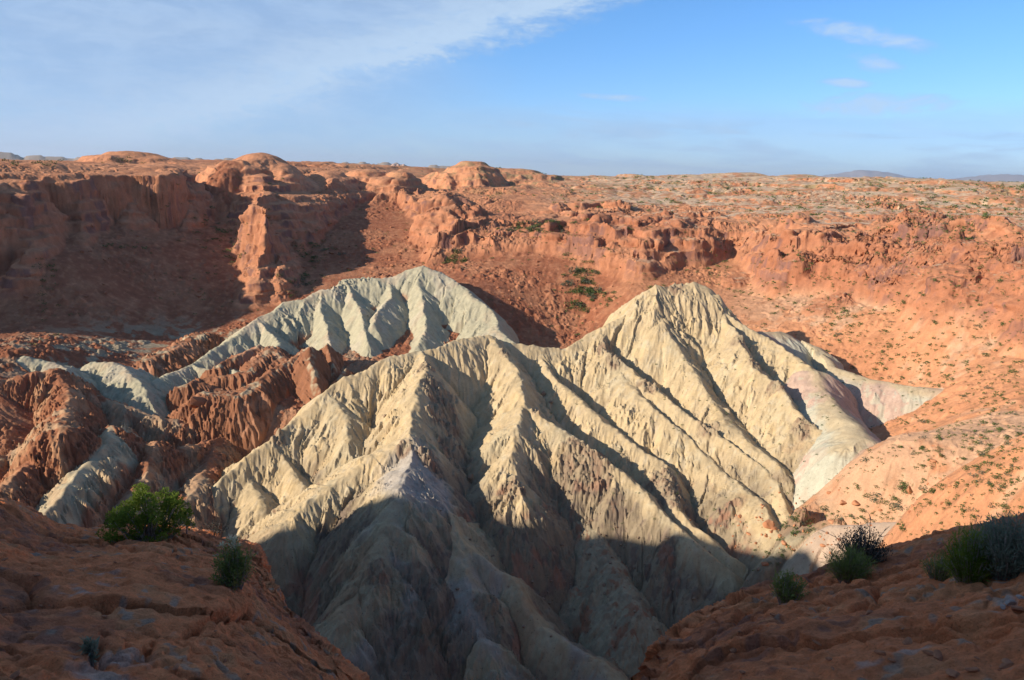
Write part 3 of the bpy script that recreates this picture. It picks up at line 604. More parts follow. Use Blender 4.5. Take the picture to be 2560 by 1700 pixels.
# ------------------------------------------------------------------ meshes and materials for small things
def mk(name, V, Fc, mat, parent=None, smooth=True, loc=None):
    me = bpy.data.meshes.new(name); V = np.asarray(V, float)
    me.from_pydata(V.tolist(), [], [tuple(int(i) for i in f) for f in Fc]); me.materials.append(mat)
    if smooth: me.polygons.foreach_set('use_smooth', [True] * len(me.polygons))
    me.update(); o = bpy.data.objects.new(name, me); COL.objects.link(o)
    if parent is not None: o.parent = parent
    if loc is not None: o.location = loc
    return o
def empty(name, loc):
    o = bpy.data.objects.new(name, None); o.location = loc; COL.objects.link(o); o.empty_display_size = .3; return o
def simple_mat(name, c1, c2, scale, rough=.9, trans=0.0, island=True):
    m = bpy.data.materials.new(name); m.use_nodes = True; q = NT(m.node_tree); b = q.n['Principled BSDF']
    b.inputs['Roughness'].default_value = rough; b.inputs['Specular IOR Level'].default_value = .15
    ob = q.n.new('ShaderNodeTexCoord').outputs['Object']; f = q.ss(q.noise(ob, scale, 4, .6), .3, .7)
    if island:
        gi = q.n.new('ShaderNodeNewGeometry').outputs['Random Per Island']; f = q.m('ADD', q.m('MULTIPLY', f, .5), q.m('MULTIPLY', gi, .5))
    q.l.new(q.mix(f, c1 + (1,), c2 + (1,)), b.inputs['Base Color'])
    if trans:
        t = q.n.new('ShaderNodeBsdfTranslucent'); t.inputs[0].default_value = tuple(min(1, 1.5 * v) for v in c2) + (1,)
        mx = q.n.new('ShaderNodeMixShader'); mx.inputs[0].default_value = trans
        q.l.new(b.outputs[0], mx.inputs[1]); q.l.new(t.outputs[0], mx.inputs[2]); q.l.new(mx.outputs[0], q.n['Material Output'].inputs[0])
    return m
M_JUN = simple_mat('juniper_leaf', (.035, .075, .010), (.17, .23, .035), 5, trans=.35)
M_BUSH = simple_mat('bush_leaf', (.085, .12, .03), (.20, .24, .07), 7, trans=.3)
M_SAGE = simple_mat('sage_leaf', (.11, .14, .10), (.22, .25, .18), 6, trans=.25)
M_DARK = simple_mat('dark_leaf', (.035, .038, .032), (.075, .075, .06), 9, trans=.1)
M_DRY = simple_mat('dry_flower', (.45, .44, .30), (.60, .58, .42), 9, trans=.3)
M_WOOD = simple_mat('grey_wood', (.20, .165, .14), (.38, .33, .28), 12, island=False)
M_SHRUB = simple_mat('desert_shrub', (.045, .075, .02), (.13, .17, .055), .6)
M_SHRUB2 = simple_mat('grey_shrub', (.085, .10, .065), (.15, .165, .105), .6)
def tubes(paths, sides=5):
    V, Fc = [], []
    for pts, r0, r1 in paths:
        n = len(pts); base = len(V)
        for i, p in enumerate(pts):
            a = pts[max(0, i - 1)]; b = pts[min(n - 1, i + 1)]; d = Vector(b) - Vector(a); d.normalize()
            s1 = d.cross(Vector((.3, .9, .1))); s1.normalize(); s2 = d.cross(s1); r = r0 + (r1 - r0) * i / (n - 1)
            for k in range(sides):
                t = 2 * math.pi * k / sides; V.append(tuple(Vector(p) + (s1 * math.cos(t) + s2 * math.sin(t)) * r))
        for i in range(n - 1):
            for k in range(sides):
                Fc.append((base + i * sides + k, base + i * sides + (k + 1) % sides, base + (i + 1) * sides + (k + 1) % sides, base + (i + 1) * sides + k))
        Fc.append(tuple(base + (n - 1) * sides + k for k in range(sides)))
    return V, Fc
def twig(p, d, L, n, wob):
    pts = [tuple(p)]; d = Vector(d).normalized(); p = Vector(p)
    for i in range(n):
        d = (d + Vector((rnd.gauss(0, wob), rnd.gauss(0, wob), rnd.gauss(0, wob * .6)))).normalized(); p = p + d * (L / n); pts.append(tuple(p))
    return pts
def leaves(cents, radii, per, ln, wd, rs, up=.3):
    """many small pointed leaves round clump centres"""
    V, Fc = [], []
    for (c, r) in zip(cents, radii):
        k = max(3, int(per * (r / np.mean(radii)) ** 2))
        dirs = rs.normal(size=(k, 3)); dirs /= np.linalg.norm(dirs, axis=1)[:, None]
        P = np.array(c) + dirs * (r * rs.uniform(.35, 1.0, (k, 1)) ** .6) * np.array([1, 1, .85])
        D = dirs + rs.normal(size=(k, 3)) * .6 + np.array([0, 0, up]); D /= np.linalg.norm(D, axis=1)[:, None]
        S = np.cross(D, rs.normal(size=(k, 3))); S /= np.linalg.norm(S, axis=1)[:, None] + 1e-6
        l = ln * rs.uniform(.6, 1.3, (k, 1)); w = wd * rs.uniform(.7, 1.2, (k, 1)); b = len(V)
        A = P - S * w * .3; B = P + D * l * .55 - S * w; Cc = P + D * l; E_ = P + D * l * .55 + S * w
        V += np.stack([A, B, Cc, E_], 1).reshape(-1, 3).tolist()
        Fc += [(b + 4 * i, b + 4 * i + 1, b + 4 * i + 2, b + 4 * i + 3) for i in range(k)]
    return V, Fc

# ------------------------------------------------------------------ foreground ledges
def resamp(poly, n):
    P = np.array([W(*q) for q in poly]); px = np.array([q[0] for q in poly], float); L = np.concatenate([[0], np.cumsum(np.linalg.norm(np.diff(P, axis=0), axis=1))]); L /= L[-1]
    t = np.linspace(0, 1, n); return np.stack([np.interp(t, L, P[:, i]) for i in range(3)], -1)
def smooth1(A, k):
    B = A.copy()
    for _ in range(k): B[1:-1] = (B[:-2] + 2 * B[1:-1] + B[2:]) / 4
    return B
def make_ledge(name, crest, near, nu, nv, bulge, label, patches, seed, seams):
    Cr = smooth1(resamp(crest, nu), 6); Nr = resamp(near, nu)
    v = np.concatenate([np.linspace(0, 1, nv) ** .85, 1 + np.linspace(0, 1, 140)[1:] ** 1.6 * 1.0])
    out = np.empty((len(v), nu, 3)); hd = Cr[:, :2] - Nr[:, :2]; hd /= np.linalg.norm(hd, axis=1)[:, None] + 1e-6; hd = smooth1(hd, 40)
    for i, t in enumerate(v):
        if t <= 1:
            p = Nr + (Cr - Nr) * t; p[:, 2] += bulge * (1 - (2 * t - 1) ** 2) * np.clip(np.linalg.norm(Cr - Nr, axis=1) / 6, 0, 1)
        else:
            s_ = t - 1; a = 1.6 * math.sin(min(1, s_ * 6) * math.pi / 2) + 9 * s_; b = 55 * s_ ** 1.5 + 1.6 * (1 - math.cos(min(1, s_ * 6) * math.pi / 2))
            p = Cr.copy(); p[:, :2] += hd * a; p[:, 2] -= b
        out[i] = p
    X_, Y_, Z_ = [out[..., i].astype(f32) for i in range(3)]
    A = np.stack(np.gradient(out, axis=0)); B = np.gradient(out, axis=1); N = np.cross(B, A); N /= np.linalg.norm(N, axis=-1)[..., None] + 1e-9
    if N[nv // 2, nu // 2, 2] < 0: N = -N
    o = seed * 3.7
    big = vn3(X_ / 2.2 + o, Y_ / 2.2, Z_ / 1.4) * .11 + vn3(X_ / .8, Y_ / .8 + o, Z_ / .45) * .06
    f = vn3(X_ / 1.5 + o, Y_ / 1.5, Z_ / .9) * 1.3 + vn3(X_ / .5, Y_ / .5, Z_ / .3 + o) * .45 + Z_ * .5
    q = f * 3.2; st_ = q - np.floor(q); flake = (np.floor(q) + sstep(st_, .0, .10)) / 3.2 * .07 - f * .05
    g1 = vn3(X_ / 2.6 + 9 + o, Y_ / 2.6, Z_ / 2.6) + .35 * vn3(X_ / .7, Y_ / .7 + 5, Z_ / .7); crack = -.16 * np.exp(-(g1 / .018) ** 2) * sstep(vn3(X_ / 4 + o, Y_ / 4, Z_ / 4), -.2, .2)
    fine = vn3(X_ / .17, Y_ / .17, Z_ / .1) * .034 + vn3(X_ / .06, Y_ / .06, Z_ / .045) * .018 - .03 * sstep(vn3(X_ / .12 + o, Y_ / .12, Z_ / .12), .45, .7)
    def joints(wl, ax, off, wdt):
        U = X_ / wl + vn3(X_ / 1.3 + off, Y_ / 1.3, Z_) * .35; V_ = Y_ / (wl * ax) + vn3(X_ / 1.3, Y_ / 1.3 + off, Z_) * .35 + X_ * .15; iu = np.floor(U).astype(int); iv = np.floor(V_).astype(int)
        f1 = np.full(U.shape, 9.); f2 = np.full(U.shape, 9.); h1 = np.zeros(U.shape)
        for a_ in (-1, 0, 1):
            for b_ in (-1, 0, 1):
                p = _P2[(iv + b_ + off) & 255, (iu + a_) & 255]; d_ = np.hypot(U - iu - a_ - p[..., 0], V_ - iv - b_ - p[..., 1])
                m_ = d_ < f1; f2 = np.where(m_, f1, np.minimum(f2, d_)); h1 = np.where(m_, p[..., 2], h1); f1 = np.where(m_, d_, f1)
        return h1 - .5, np.exp(-((f2 - f1) / wdt) ** 2)
    b1, e1_ = joints(1.7, .55, 7 * seed, .035); b2, e2_ = joints(.45, .6, 31 * seed, .07); g2 = sstep(vn3(X_ / 1.6 + 3 * o, Y_ / 1.6, Z_), -.15, .3)
    tilt = b1 * .10 + b2 * .05 * g2 - .07 * e1_ * sstep(vn3(X_ / 1.2, Y_ / 1.2 + o, Z_), -.4, .1) - .03 * e2_ * g2
    pts_ = out + N * (big + flake + crack + fine + tilt)[..., None]
    PXl, PYl = project(pts_)
    def dpt(px, py):
        dd = (PXl - px) ** 2 + (PYl - py) ** 2; dd[v > 1.05] = 1e9; ds = np.linalg.norm(pts_, axis=-1); ds = np.where(dd < 40, ds, 1e9); k = np.unravel_index(np.argmin(ds if ds.min() < 1e8 else dd), dd.shape); return pts_[k]
    for (poly, wdt, dep) in seams:                         # long open joints in the rock
        Q = [dpt(*q) for q in poly]; dmin = np.full(X_.shape, 1e3)
        jit = vn3(X_ / .4, Y_ / .4, Z_ / .4) * .12 + vn3(X_ / .13, Y_ / .13, Z_ / .13) * .03
        for a, b in zip(Q[:-1], Q[1:]):
            ab = b - a; t = np.clip(((out - a) @ ab) / (ab @ ab), 0, 1); dmin = np.minimum(dmin, np.linalg.norm(pts_ - (a + t[..., None] * ab), axis=-1))
        pts_ = pts_ - N * (dep * np.exp(-((dmin + jit) / wdt) ** 2))[..., None]
    c = np.empty(X_.shape + (3,), f32); n1_ = vn3(X_ / 1.1 + o, Y_ / 1.1, Z_ / .5); n2_ = vn3(X_ / .3, Y_ / .3 + o, Z_ / .12); n3_ = vn3(X_ / .09, Y_ / .09, Z_ / .05)
    c[:] = (.74, .245, .10)
    for m, cl in ((sstep(n1_ + n2_ * .5, -.1, .5) * .7, (.42, .155, .08)), (sstep(n2_ - n1_ * .6, .2, .7) * .6, (.66, .29, .13)), (sstep(n3_ + n1_, .5, .9) * .5, (.20, .12, .10)), (sstep(n3_ + n2_ * .5 - n1_ * .5, .65, .95) * .6, (.34, .30, .24))):
        c = c + (np.array(cl, f32) - c) * m[..., None]
    for (px, py, ax_, ay_) in patches:
        p = dpt(px, py); q = np.sqrt(((pts_[..., 0] - p[0]) / ax_) ** 2 + ((pts_[..., 1] - p[1]) / ay_) ** 2) + n2_ * .35 + n3_ * .3
        c = c + (np.array((.48, .44, .40), f32) - c) * sstep(q, 1.1, .7)[..., None] * .5 * sstep(n2_ + n3_, -.5, .1)[..., None]
    ii_ = np.arange(len(v) * nu).reshape(len(v), nu); q4 = np.stack([ii_[:-1, :-1], ii_[:-1, 1:], ii_[1:, 1:], ii_[1:, :-1]], -1).reshape(-1, 4)
    ob = mesh_from_grid(name, pts_.reshape(-1, 3), c.reshape(-1, 3), q4, M_LEDGE, 'thing')
    tag(ob, label, 'rock ledge'); return dpt
dl = make_ledge('rock_ledge', [(-900,1100,16),(-300,1080,16),(0,1128,15),(70,1160,14.6),(140,1205,14),(200,1222,13.6),(270,1226,13.2),(430,1216,13.4),(480,1236,12.4),(590,1270,11.2),(625,1340,9.9),(700,1440,8.4),(750,1490,7.8),(830,1568,6.9),(900,1700,5.4),(985,1900,3.2)],
    [(-1500,1900,2.6),(0,1900,2.6),(985,1900,2.5)], 820, 620, .05, 'broad red sandstone ledge in shade under the juniper, left foreground', [(190,1355,.24,.16),(255,1318,.14,.12),(262,1520,.24,.30),(230,1560,.2,.2),(250,1345,.1,.08)], 1,
    [([(0,1492),(110,1500),(215,1528)], .022, .12), ([(228,1528),(240,1440),(232,1400)], .02, .10), ([(330,1500),(350,1475),(420,1465),(520,1420)], .022, .12)])
dr = make_ledge('rock_ledge', [(1395,1900,3.3),(1465,1660,4.6),(1498,1568,5.6),(1512,1510,6.3),(1560,1450,7.1),(1650,1390,8.1),(1790,1330,9.1),(1950,1290,9.6),(2060,1255,10),(2200,1225,10),(2361,1195,10),(2700,1130,10.5),(3200,1080,11)],
    [(1395,1900,2.5),(2361,1900,2.5),(3600,1900,2.6)], 820, 560, .06, 'sloping cracked red sandstone ledge in shade at the right foreground', [(2330,1380,.10,.10),(2100,1500,.12,.05),(1990,1530,.12,.04)], 2,
    [([(1505,1548),(1600,1480),(1700,1420),(1850,1340),(2000,1300)], .035, .16), ([(1860,1310),(1880,1350),(1890,1400)], .03, .1), ([(2050,1450),(2150,1462),(2300,1458)], .03, .12)])

# unseen bluff behind the camera, added and shaped to keep the foreground in shade
sdir = np.array([SX, SY]) / math.hypot(SX, SY); pdir = np.array([-sdir[1] * -1, sdir[0] * -1])
pdir = np.array([sdir[1], -sdir[0]])
if pdir[1] < 0: pdir = -pdir
nbu, nbv = 90, 60; V = np.zeros((nbu, nbv, 3)); TANE = math.tan(R(SUN_EL))
for i in range(nbu):
    p = -30 + 56.0 * i / (nbu - 1)
    top = np.interp(p, [-30, -22, -6, 4, 8, 10.5, 12.2, 14.5, 17, 20, 26], [3, 9, 13, 12.5, 9.5, 6.4, 4.1, 3.3, 3.3, 1.5, -6])
    for j in range(nbv):
        t = j / (nbv - 1) * math.pi; w = 7.0; q = 27 - w * math.cos(t) * (1 if t < math.pi / 2 else 1.2)
        zz = -9 + (top + 9) * math.sin(t) ** .45
        xy = sdir * q + pdir * p; V[i, j] = (xy[0], xy[1], zz)
nz = vn3(V[..., 0] / 3, V[..., 1] / 3, V[..., 2] / 2) * .7 + vn3(V[..., 0], V[..., 1], V[..., 2] / .6) * .2
V[..., :2] += nz[..., None] * sdir; V[..., 2] += vn3(V[..., 0] / 2, V[..., 1] / 2, V[..., 2]) * .12
ii = np.arange(nbu * nbv).reshape(nbu, nbv); q4 = np.stack([ii[:-1, :-1], ii[:-1, 1:], ii[1:, 1:], ii[1:, :-1]], -1).reshape(-1, 4)
cb_ = np.tile(np.array([.36, .14, .065], f32), (nbu * nbv, 1)); o = mesh_from_grid('shade_bluff', V.reshape(-1, 3), cb_, q4, M_LEDGE, 'thing')
tag(o, 'unseen red sandstone bluff added behind the foreground ledges to shade them', 'rock bluff')

# ------------------------------------------------------------------ foreground plants
rs = np.random.RandomState(5)
def scale_at(p): return np.linalg.norm(p) / FPX            # metres per view unit
def plant_basis(p):
    a = math.atan2(p[0], p[1]); return np.array([math.cos(a), -math.sin(a), 0]), np.array([math.sin(a), math.cos(a), 0])
# juniper
p = dl(345, 1236); s_ = scale_at(p) * .97; ex, ey = plant_basis(p); t = empty('juniper', Vector(p)); tag(t, 'bushy bright green juniper growing at the brink of the left rock ledge', 'juniper bush')
cl = []
for (u0, v0, r0) in [(-10,92,15),(-25,84,15),(5,84,14),(-32,70,16),(-8,72,17),(14,70,15),(-45,60,14),(36,80,12),(46,70,14),(56,76,11),(60,62,14),(40,58,15),(20,54,16),(-62,50,15),(-74,38,14),(-50,38,17),(-30,48,17),(-10,50,18),(30,40,17),(56,44,15),
        (74,30,13),(64,22,13),(80,40,10),(-80,24,12),(-66,20,15),(-44,18,16),(-20,26,17),(0,28,17),(18,22,16),(40,22,15),(-58,4,13),(-36,4,14),(-12,8,15),(10,4,15),(30,6,14),(52,8,11),(-20,-8,12),(5,-12,13),(25,-8,11),(-72,8,10),(76,16,9),(-15,98,9),(-2,98,8),(52,84,8)]:
    for _ in range(3):
        d = rnd.gauss(0, .26 * max(.3, 1 - abs(u0) / 120)); cl.append((ex * (u0 + rnd.gauss(0, 6)) * s_ + ey * d + np.array([0, 0, (v0 + 6 + rnd.gauss(0, 5)) * s_]), r0 * s_ * rnd.uniform(.55, .85)))
mk('foliage', *leaves([c for c, r in cl], [r for c, r in cl], 95, .036, .0085, rs, .5), M_JUN, t, smooth=False)
paths = []
for k in range(0, len(cl), 2):
    c = cl[k][0]; b = np.array([rnd.gauss(0, .04), rnd.gauss(0, .04), -.12]); m = b * .4 + c * .6 + np.array([0, 0, -.06]) + np.array([rnd.gauss(0, .03) for _ in range(3)])
    paths.append(([tuple(b), tuple(b * .6 + m * .4 + np.array([0, 0, .03])), tuple(m), tuple(c)], .018, .003))
mk('trunk', *tubes(paths), M_WOOD, t)
# dead stalk beside it
p = dl(431, 1224); s_ = scale_at(p); ex, ey = plant_basis(p); P_ = lambda u0, v0, w=0: tuple(ex * u0 * s_ + ey * w + np.array([0, 0, v0 * s_]))
pt = [([P_(0,-6), P_(2,18), P_(6,38), P_(7,52), P_(5,64), P_(0,72), P_(-5,76)], .011, .004), ([P_(0,72), P_(-3,68), P_(-8,73)], .004, .002), ([P_(6,64), P_(5,74), P_(9,80)], .004, .002), ([P_(0,70), P_(3,78)], .004, .002)]
o = mk('dead_stalk', *tubes(pt), M_WOOD, loc=Vector(p)); tag(o, 'thin bare grey stalk curving up just right of the juniper', 'dead stalk')
# bush with pale tips
def stem_bush(name, pick_, base, width, height, label, cat, mat, n, leafy, lean=0, tip=None, wood=M_WOOD, ln=.05, wd=.005, zsq=1.0, bare=0, group=None):
    p = pick_(*base); s_ = scale_at(p); ex, ey = plant_basis(p); t = empty(name, Vector(p)); tag(t, label, cat, group)
    st_, cents, rad, tips = [], [], [], []
    for k in range(n):
        a = rnd.uniform(0, 2 * math.pi); rr_ = rnd.random() ** .75; u0 = math.cos(a) * rr_ * width * .5; w0 = math.sin(a) * rr_ * width * .5 * s_ * .8
        hh = height * (1 - .45 * rr_ ** 2) * rnd.uniform(.45, 1.12); end = ex * (u0 + lean) * s_ + ey * w0 + np.array([0, 0, hh * s_])
        b = end * np.array([.25, .25, 0]); m = (b + end) / 2 + np.array([rnd.gauss(0, .02), rnd.gauss(0, .02), .02]); m[:2] = b[:2] * .35 + end[:2] * .65
        b[2] = -.10; st_.append(([tuple(b), tuple((b + m) / 2), tuple(m), tuple(end)], .0045, .0014))
        for f_ in np.linspace(.35, 1, leafy): cents.append(m * 2 * f_ * (1 - f_) + end * f_ * f_ + b * (1 - f_) ** 2); rad.append(width * s_ * .055)
        tips.append(end)
    mk('stems', *tubes(st_, 4), wood, t)
    mk('foliage', *leaves(cents, rad, 4, ln, wd, rs, .9), mat, t, smooth=False)
    if tip: mk('dry_tips', *leaves([q + np.array([0, 0, .02]) for q in sorted(tips, key=lambda q: -q[2])[:tip]], [width * s_ * .03] * tip, 16, .04, .005, rs, 1.4), M_DRY, t, smooth=False)
    if bare:
        bp = []
        for k in range(bare):
            u0 = rnd.uniform(-.5, .1) * width; d = ex * u0 * s_ * 2 + ey * rnd.gauss(0, .05) + np.array([0, 0, height * s_ * 2.0]); q = twig((0, 0, 0), d, height * s_ * rnd.uniform(1.2, 1.6), 7, .16); bp.append((q, .008, .002))
            for i in (2, 3, 4, 5, 6):
                bp.append((twig(q[i], Vector(q[i]) - Vector(q[i - 1]) + Vector((rnd.gauss(0, .1), rnd.gauss(0, .1), rnd.gauss(0, .06))), height * s_ * rnd.uniform(.2, .45), 4, .3), .004, .001))
        mk('bare_branches', *tubes(bp, 4), M_WOOD, t)
    return t
stem_bush('shrub', dl, (545, 1345), 84, 92, 'small rounded green shrub with pale dry tips at the edge of the left ledge', 'shrub', M_BUSH, 110, 7, tip=12)
stem_bush('shrub', dl, (212, 1500), 22, 30, 'tiny grey shrub rooted in the crack of the left ledge', 'shrub', M_SAGE, 24, 3)
stem_bush('grass_tuft', dl, (500, 1222), 60, 22, 'low sparse twiggy tuft on the rim just right of the dead stalk', 'tuft', M_DARK, 26, 3)
stem_bush('shrub', dr, (1808, 1382), 76, 58, 'small grey green shrub low on the right ledge, leftmost of its shrubs', 'shrub', M_BUSH, 80, 6)
stem_bush('shrub', dr, (1985, 1292), 104, 74, 'dark twiggy shrub with bare branches standing up on the brink of the right ledge', 'shrub', M_DARK, 150, 7, bare=4, ln=.028, wd=.006)
stem_bush('grass_clump', dr, (1950, 1325), 96, 56, 'dim olive grass clump in front of the dark twiggy shrub', 'grass clump', M_BUSH, 150, 5, ln=.08, wd=.003)
stem_bush('shrub', dr, (2235, 1338), 90, 92, 'dark green broom-like shrub with upright stems on the right ledge', 'shrub', M_JUN, 170, 6, ln=.07, wd=.003, lean=-10)
stem_bush('shrub', dr, (2165, 1330), 64, 50, 'faint yellowish green shrub leaning left of the broom-like shrub', 'shrub', M_BUSH, 70, 4, ln=.05, wd=.003)
stem_bush('shrub', dr, (2320, 1320), 150, 110, 'large soft grey green shrub at the right edge of the photo', 'shrub', M_SAGE, 220, 7)
stem_bush('shrub', dr, (2270, 1262), 110, 40, 'pale green shrub on the skyline of the right ledge', 'shrub', M_BUSH, 90, 5)

# ------------------------------------------------------------------ shrubs and boulders across the crater
def shrub_data(rs, n, leafs):
    V, Fc = [], []
    c = rs.normal(size=(n, 3)) * np.array([.36, .36, .22]); c[:, 2] = np.abs(c[:, 2]) + .18
    return leaves(list(c), [.26] * n, leafs, .20, .07, rs, .4)
def clump_mesh(k, mat):
    rs_ = np.random.RandomState(100 + k); V, Fc = shrub_data(rs_, 9, 16); me = bpy.data.meshes.new('desert_shrub'); me.from_pydata(V, [], Fc); me.materials.append(mat); return me
SM = [clump_mesh(k, M_SHRUB if k % 3 else M_SHRUB2) for k in range(9)]
sites = []      # (index, size, zone)
def zone_of(px, py, hill):
    if hill: return ('shrub on the pale eroded hill spurs', 'small dark green shrub growing on the pale spurs of the central hills')
    if px > 1700 and py > 950: return ('shrubs on the near orange slope', 'low grey green desert shrub on the orange slope right of the pink lobes')
    if px > 1650 and py > 640: return ('shrubs on the far orange slope', 'small green shrub dotting the orange slope behind the right hill')
    if px > 1500: return ('shrubs on the right plateau', 'small green shrub among pale rock on the right-hand plateau')
    if py > 560: return ('shrubs on the red talus', 'dark green shrub on the red talus below the middle cliffs')
    if px > 900: return ('shrubs on the middle plateau', 'tiny dark shrub on the salmon benches of the middle rim')
    return ('shrubs by the left cliffs', 'dark shrub at the foot of the left cliffs and domes')
def add_site(px, py, size):
    if not (0 < px < 2361 and 360 < py < 1568): return
    k = pick(px, py)
    if k < 0: return
    dist = np.linalg.norm(GF[k]); sites.append((int(k), size * (1.45 + 1.3 * min(1, max(0, (dist - 600) / 700))), px, py))
for (px, py, sx_, sy_, n_, sz) in [(1345,655,26,24,50,6),(1385,690,20,12,18,5),(1310,690,14,36,16,4),(1040,603,20,9,20,5),(1240,527,44,9,44,5),(700,655,22,12,12,5),(725,590,20,14,12,5),(1150,450,30,6,12,3),(1350,455,60,8,30,3),(1310,540,30,8,8,3),(700,660,26,14,16,3),
    (720,590,24,16,14,3),(740,570,18,10,10,3),(530,560,20,28,26,3.4),(500,530,26,22,20,3.4),(100,680,20,60,36,3),(290,570,20,6,10,3),(1960,740,34,28,40,3),(1850,590,18,22,24,3.2),(1780,660,50,12,20,3),(1830,690,60,20,24,3),(1660,610,16,30,24,3),(1950,660,60,30,26,3),
    (2030,1155,22,12,7,5.6),(2110,1120,40,12,8,3.6),(1980,1200,40,12,22,3.2),(1870,1210,40,22,30,3.2),(1760,1260,30,22,22,3.2),(1800,1180,30,22,16,3.2),(1840,490,40,16,24,3),(1980,470,60,18,40,3),(2150,480,90,22,70,3.2),(2280,500,60,24,60,3.2),(2200,540,80,12,30,3),
    (1750,480,60,24,50,3),(1700,440,80,10,50,3),(1520,430,90,8,50,3),(1560,470,50,10,30,3),(2000,430,120,8,50,3),(2100,770,120,70,60,3.2),(2200,850,120,60,80,3.2),(2300,950,60,80,40,3.2),(2250,1050,80,40,36,3),(2300,1100,50,40,26,3),(2160,1010,60,40,26,3),
    (1930,780,50,30,26,3),(2050,830,70,40,50,3.0),(1560,1000,90,90,16,2.2),(1700,1150,60,50,20,2.4),(1660,1220,50,30,16,2.4),(280,372,40,3,16,3.5),(80,378,80,4,20,3.5),(1450,412,80,3,26,3.5),(1180,398,60,5,14,3),(2280,435,70,4,30,4)]:
    for _ in range(n_): add_site(rnd.gauss(px, sx_), rnd.gauss(py, sy_), sz * rnd.uniform(.45, 1.15))
for _ in range(6500):
    px = rnd.uniform(1250, 2361); py = rnd.uniform(410, 1240); 
    if fbm(np.array([px]), np.array([py * 1.6]), 70, 3, .7, 2.)[0] + (px - 2000) / 2600 + rnd.gauss(0, .08) > .02: add_site(px, py, rnd.uniform(.9, 1.6) * (2.4 if rnd.random() < .12 else 1.2))
for _ in range(420): add_site(rnd.uniform(300, 1500), rnd.uniform(400, 760), rnd.uniform(1.2, 2.6))
uniq = []
for (k, sz, px, py) in sites:
    P = GF[k]; hill = hillflag[k]
    if hill and (sz > 3.2 or rnd.random() < .75): continue
    ap = sz / np.linalg.norm(P); uniq.append((ap, k, sz, px, py, hill))
uniq.sort(key=lambda q: -q[0]); print('shrubs', len(uniq))
for n_, (ap, k, sz, px, py, hill) in enumerate(uniq[:280]):
    o = bpy.data.objects.new('desert_shrub', SM[n_ % len(SM)]); COL.objects.link(o); P = GF[k] + rs.normal(size=3) * np.array([.8, .8, 0])
    o.location = (P[0], P[1], P[2] - .12 * sz); o.scale = (sz * .62 * rnd.uniform(.85, 1.2), sz * .62 * rnd.uniform(.85, 1.2), sz * .55 * rnd.uniform(.8, 1.2)); o.rotation_euler = (0, 0, rnd.uniform(0, 6.28))
    gname, lab = zone_of(px, py, hill); tag(o, lab, 'desert shrub', gname)
TV, TF = [], []; protos = [leaves(list(np.abs(np.random.RandomState(k).normal(size=(4, 3))) * np.array([.5, .5, .25]) * np.random.RandomState(k + 50).choice([-1, 1], (4, 3)) * np.array([1, 1, 0]) + np.array([0, 0, .3])), [.3] * 4, 6, .34, .15, np.random.RandomState(k), .4) for k in range(6)]
for n_, (ap, k, sz, px, py, hill) in enumerate(uniq[280:]):
    V_, F_ = protos[n_ % 6]; b = len(TV); P = GF[k]; TV += (np.array(V_) * sz * .62 + P - np.array([0, 0, .1 * sz])).tolist(); TF += [tuple(i + b for i in f_) for f_ in F_]
o = mk('scrub', TV, TF, M_SHRUB, smooth=False); tag(o, 'far scattering of tiny green scrub over the plateau and crater slopes', 'scrub', kind='stuff')

def boulder_mesh(k, mat):
    import bmesh
    bm = bmesh.new(); bmesh.ops.create_icosphere(bm, subdivisions=3, radius=1); rs_ = np.random.RandomState(k + 300)
    co = np.array([v.co[:] for v in bm.verts])
    for _ in range(9):                                          # chop flat faces
        d = rs_.normal(size=3); d /= np.linalg.norm(d); lim_ = rs_.uniform(.5, .8); t_ = co @ d; co = co - np.maximum(t_ - lim_, 0)[:, None] * d * .92
    co *= np.array([1, rs_.uniform(.6, 1), rs_.uniform(.5, .9)]); co += (vn3(co[:, 0] * 2 + k, co[:, 1] * 2, co[:, 2] * 2) * .07)[:, None] * co
    for v, c_ in zip(bm.verts, co): v.co = c_
    me = bpy.data.meshes.new('boulder'); bm.to_mesh(me); bm.free()
    for p_ in me.polygons: p_.use_smooth = False
    me.materials.append(mat); return me
M_BR = simple_mat('red_boulder', (.25, .10, .055), (.42, .19, .10), .8, island=False); M_BO = simple_mat('orange_boulder', (.40, .17, .085), (.55, .27, .14), .8, island=False); M_BP = simple_mat('pale_stone', (.26, .22, .20), (.40, .35, .31), 6, island=False); M_BB = simple_mat('brown_boulder', (.20, .14, .10), (.36, .26, .17), .8, island=False)
BM = {m.name: [boulder_mesh(k + 7 * i, m) for k in range(6)] for i, m in enumerate((M_BR, M_BO, M_BB, M_BP))}
def boulder(px, py, size, mat, label, group, tall=1.0):
    k = pick(px, py)
    if k < 0: return
    if group in ('boulders on the middle talus', 'boulders behind the saddle', 'boulders on the shaded talus', 'boulders on the near orange slope') and hillflag[k]: return
    P = GF[k]; o = bpy.data.objects.new('boulder', rnd.choice(BM[mat])); COL.objects.link(o)
    o.location = (P[0], P[1], P[2] + size * .15 * tall); o.scale = (size * rnd.uniform(.8, 1.1), size * rnd.uniform(.7, 1), size * rnd.uniform(.6, .9) * tall); o.rotation_euler = (rnd.uniform(-.25, .25), rnd.uniform(-.25, .25), rnd.uniform(0, 6.28)); tag(o, label, 'boulder', group)
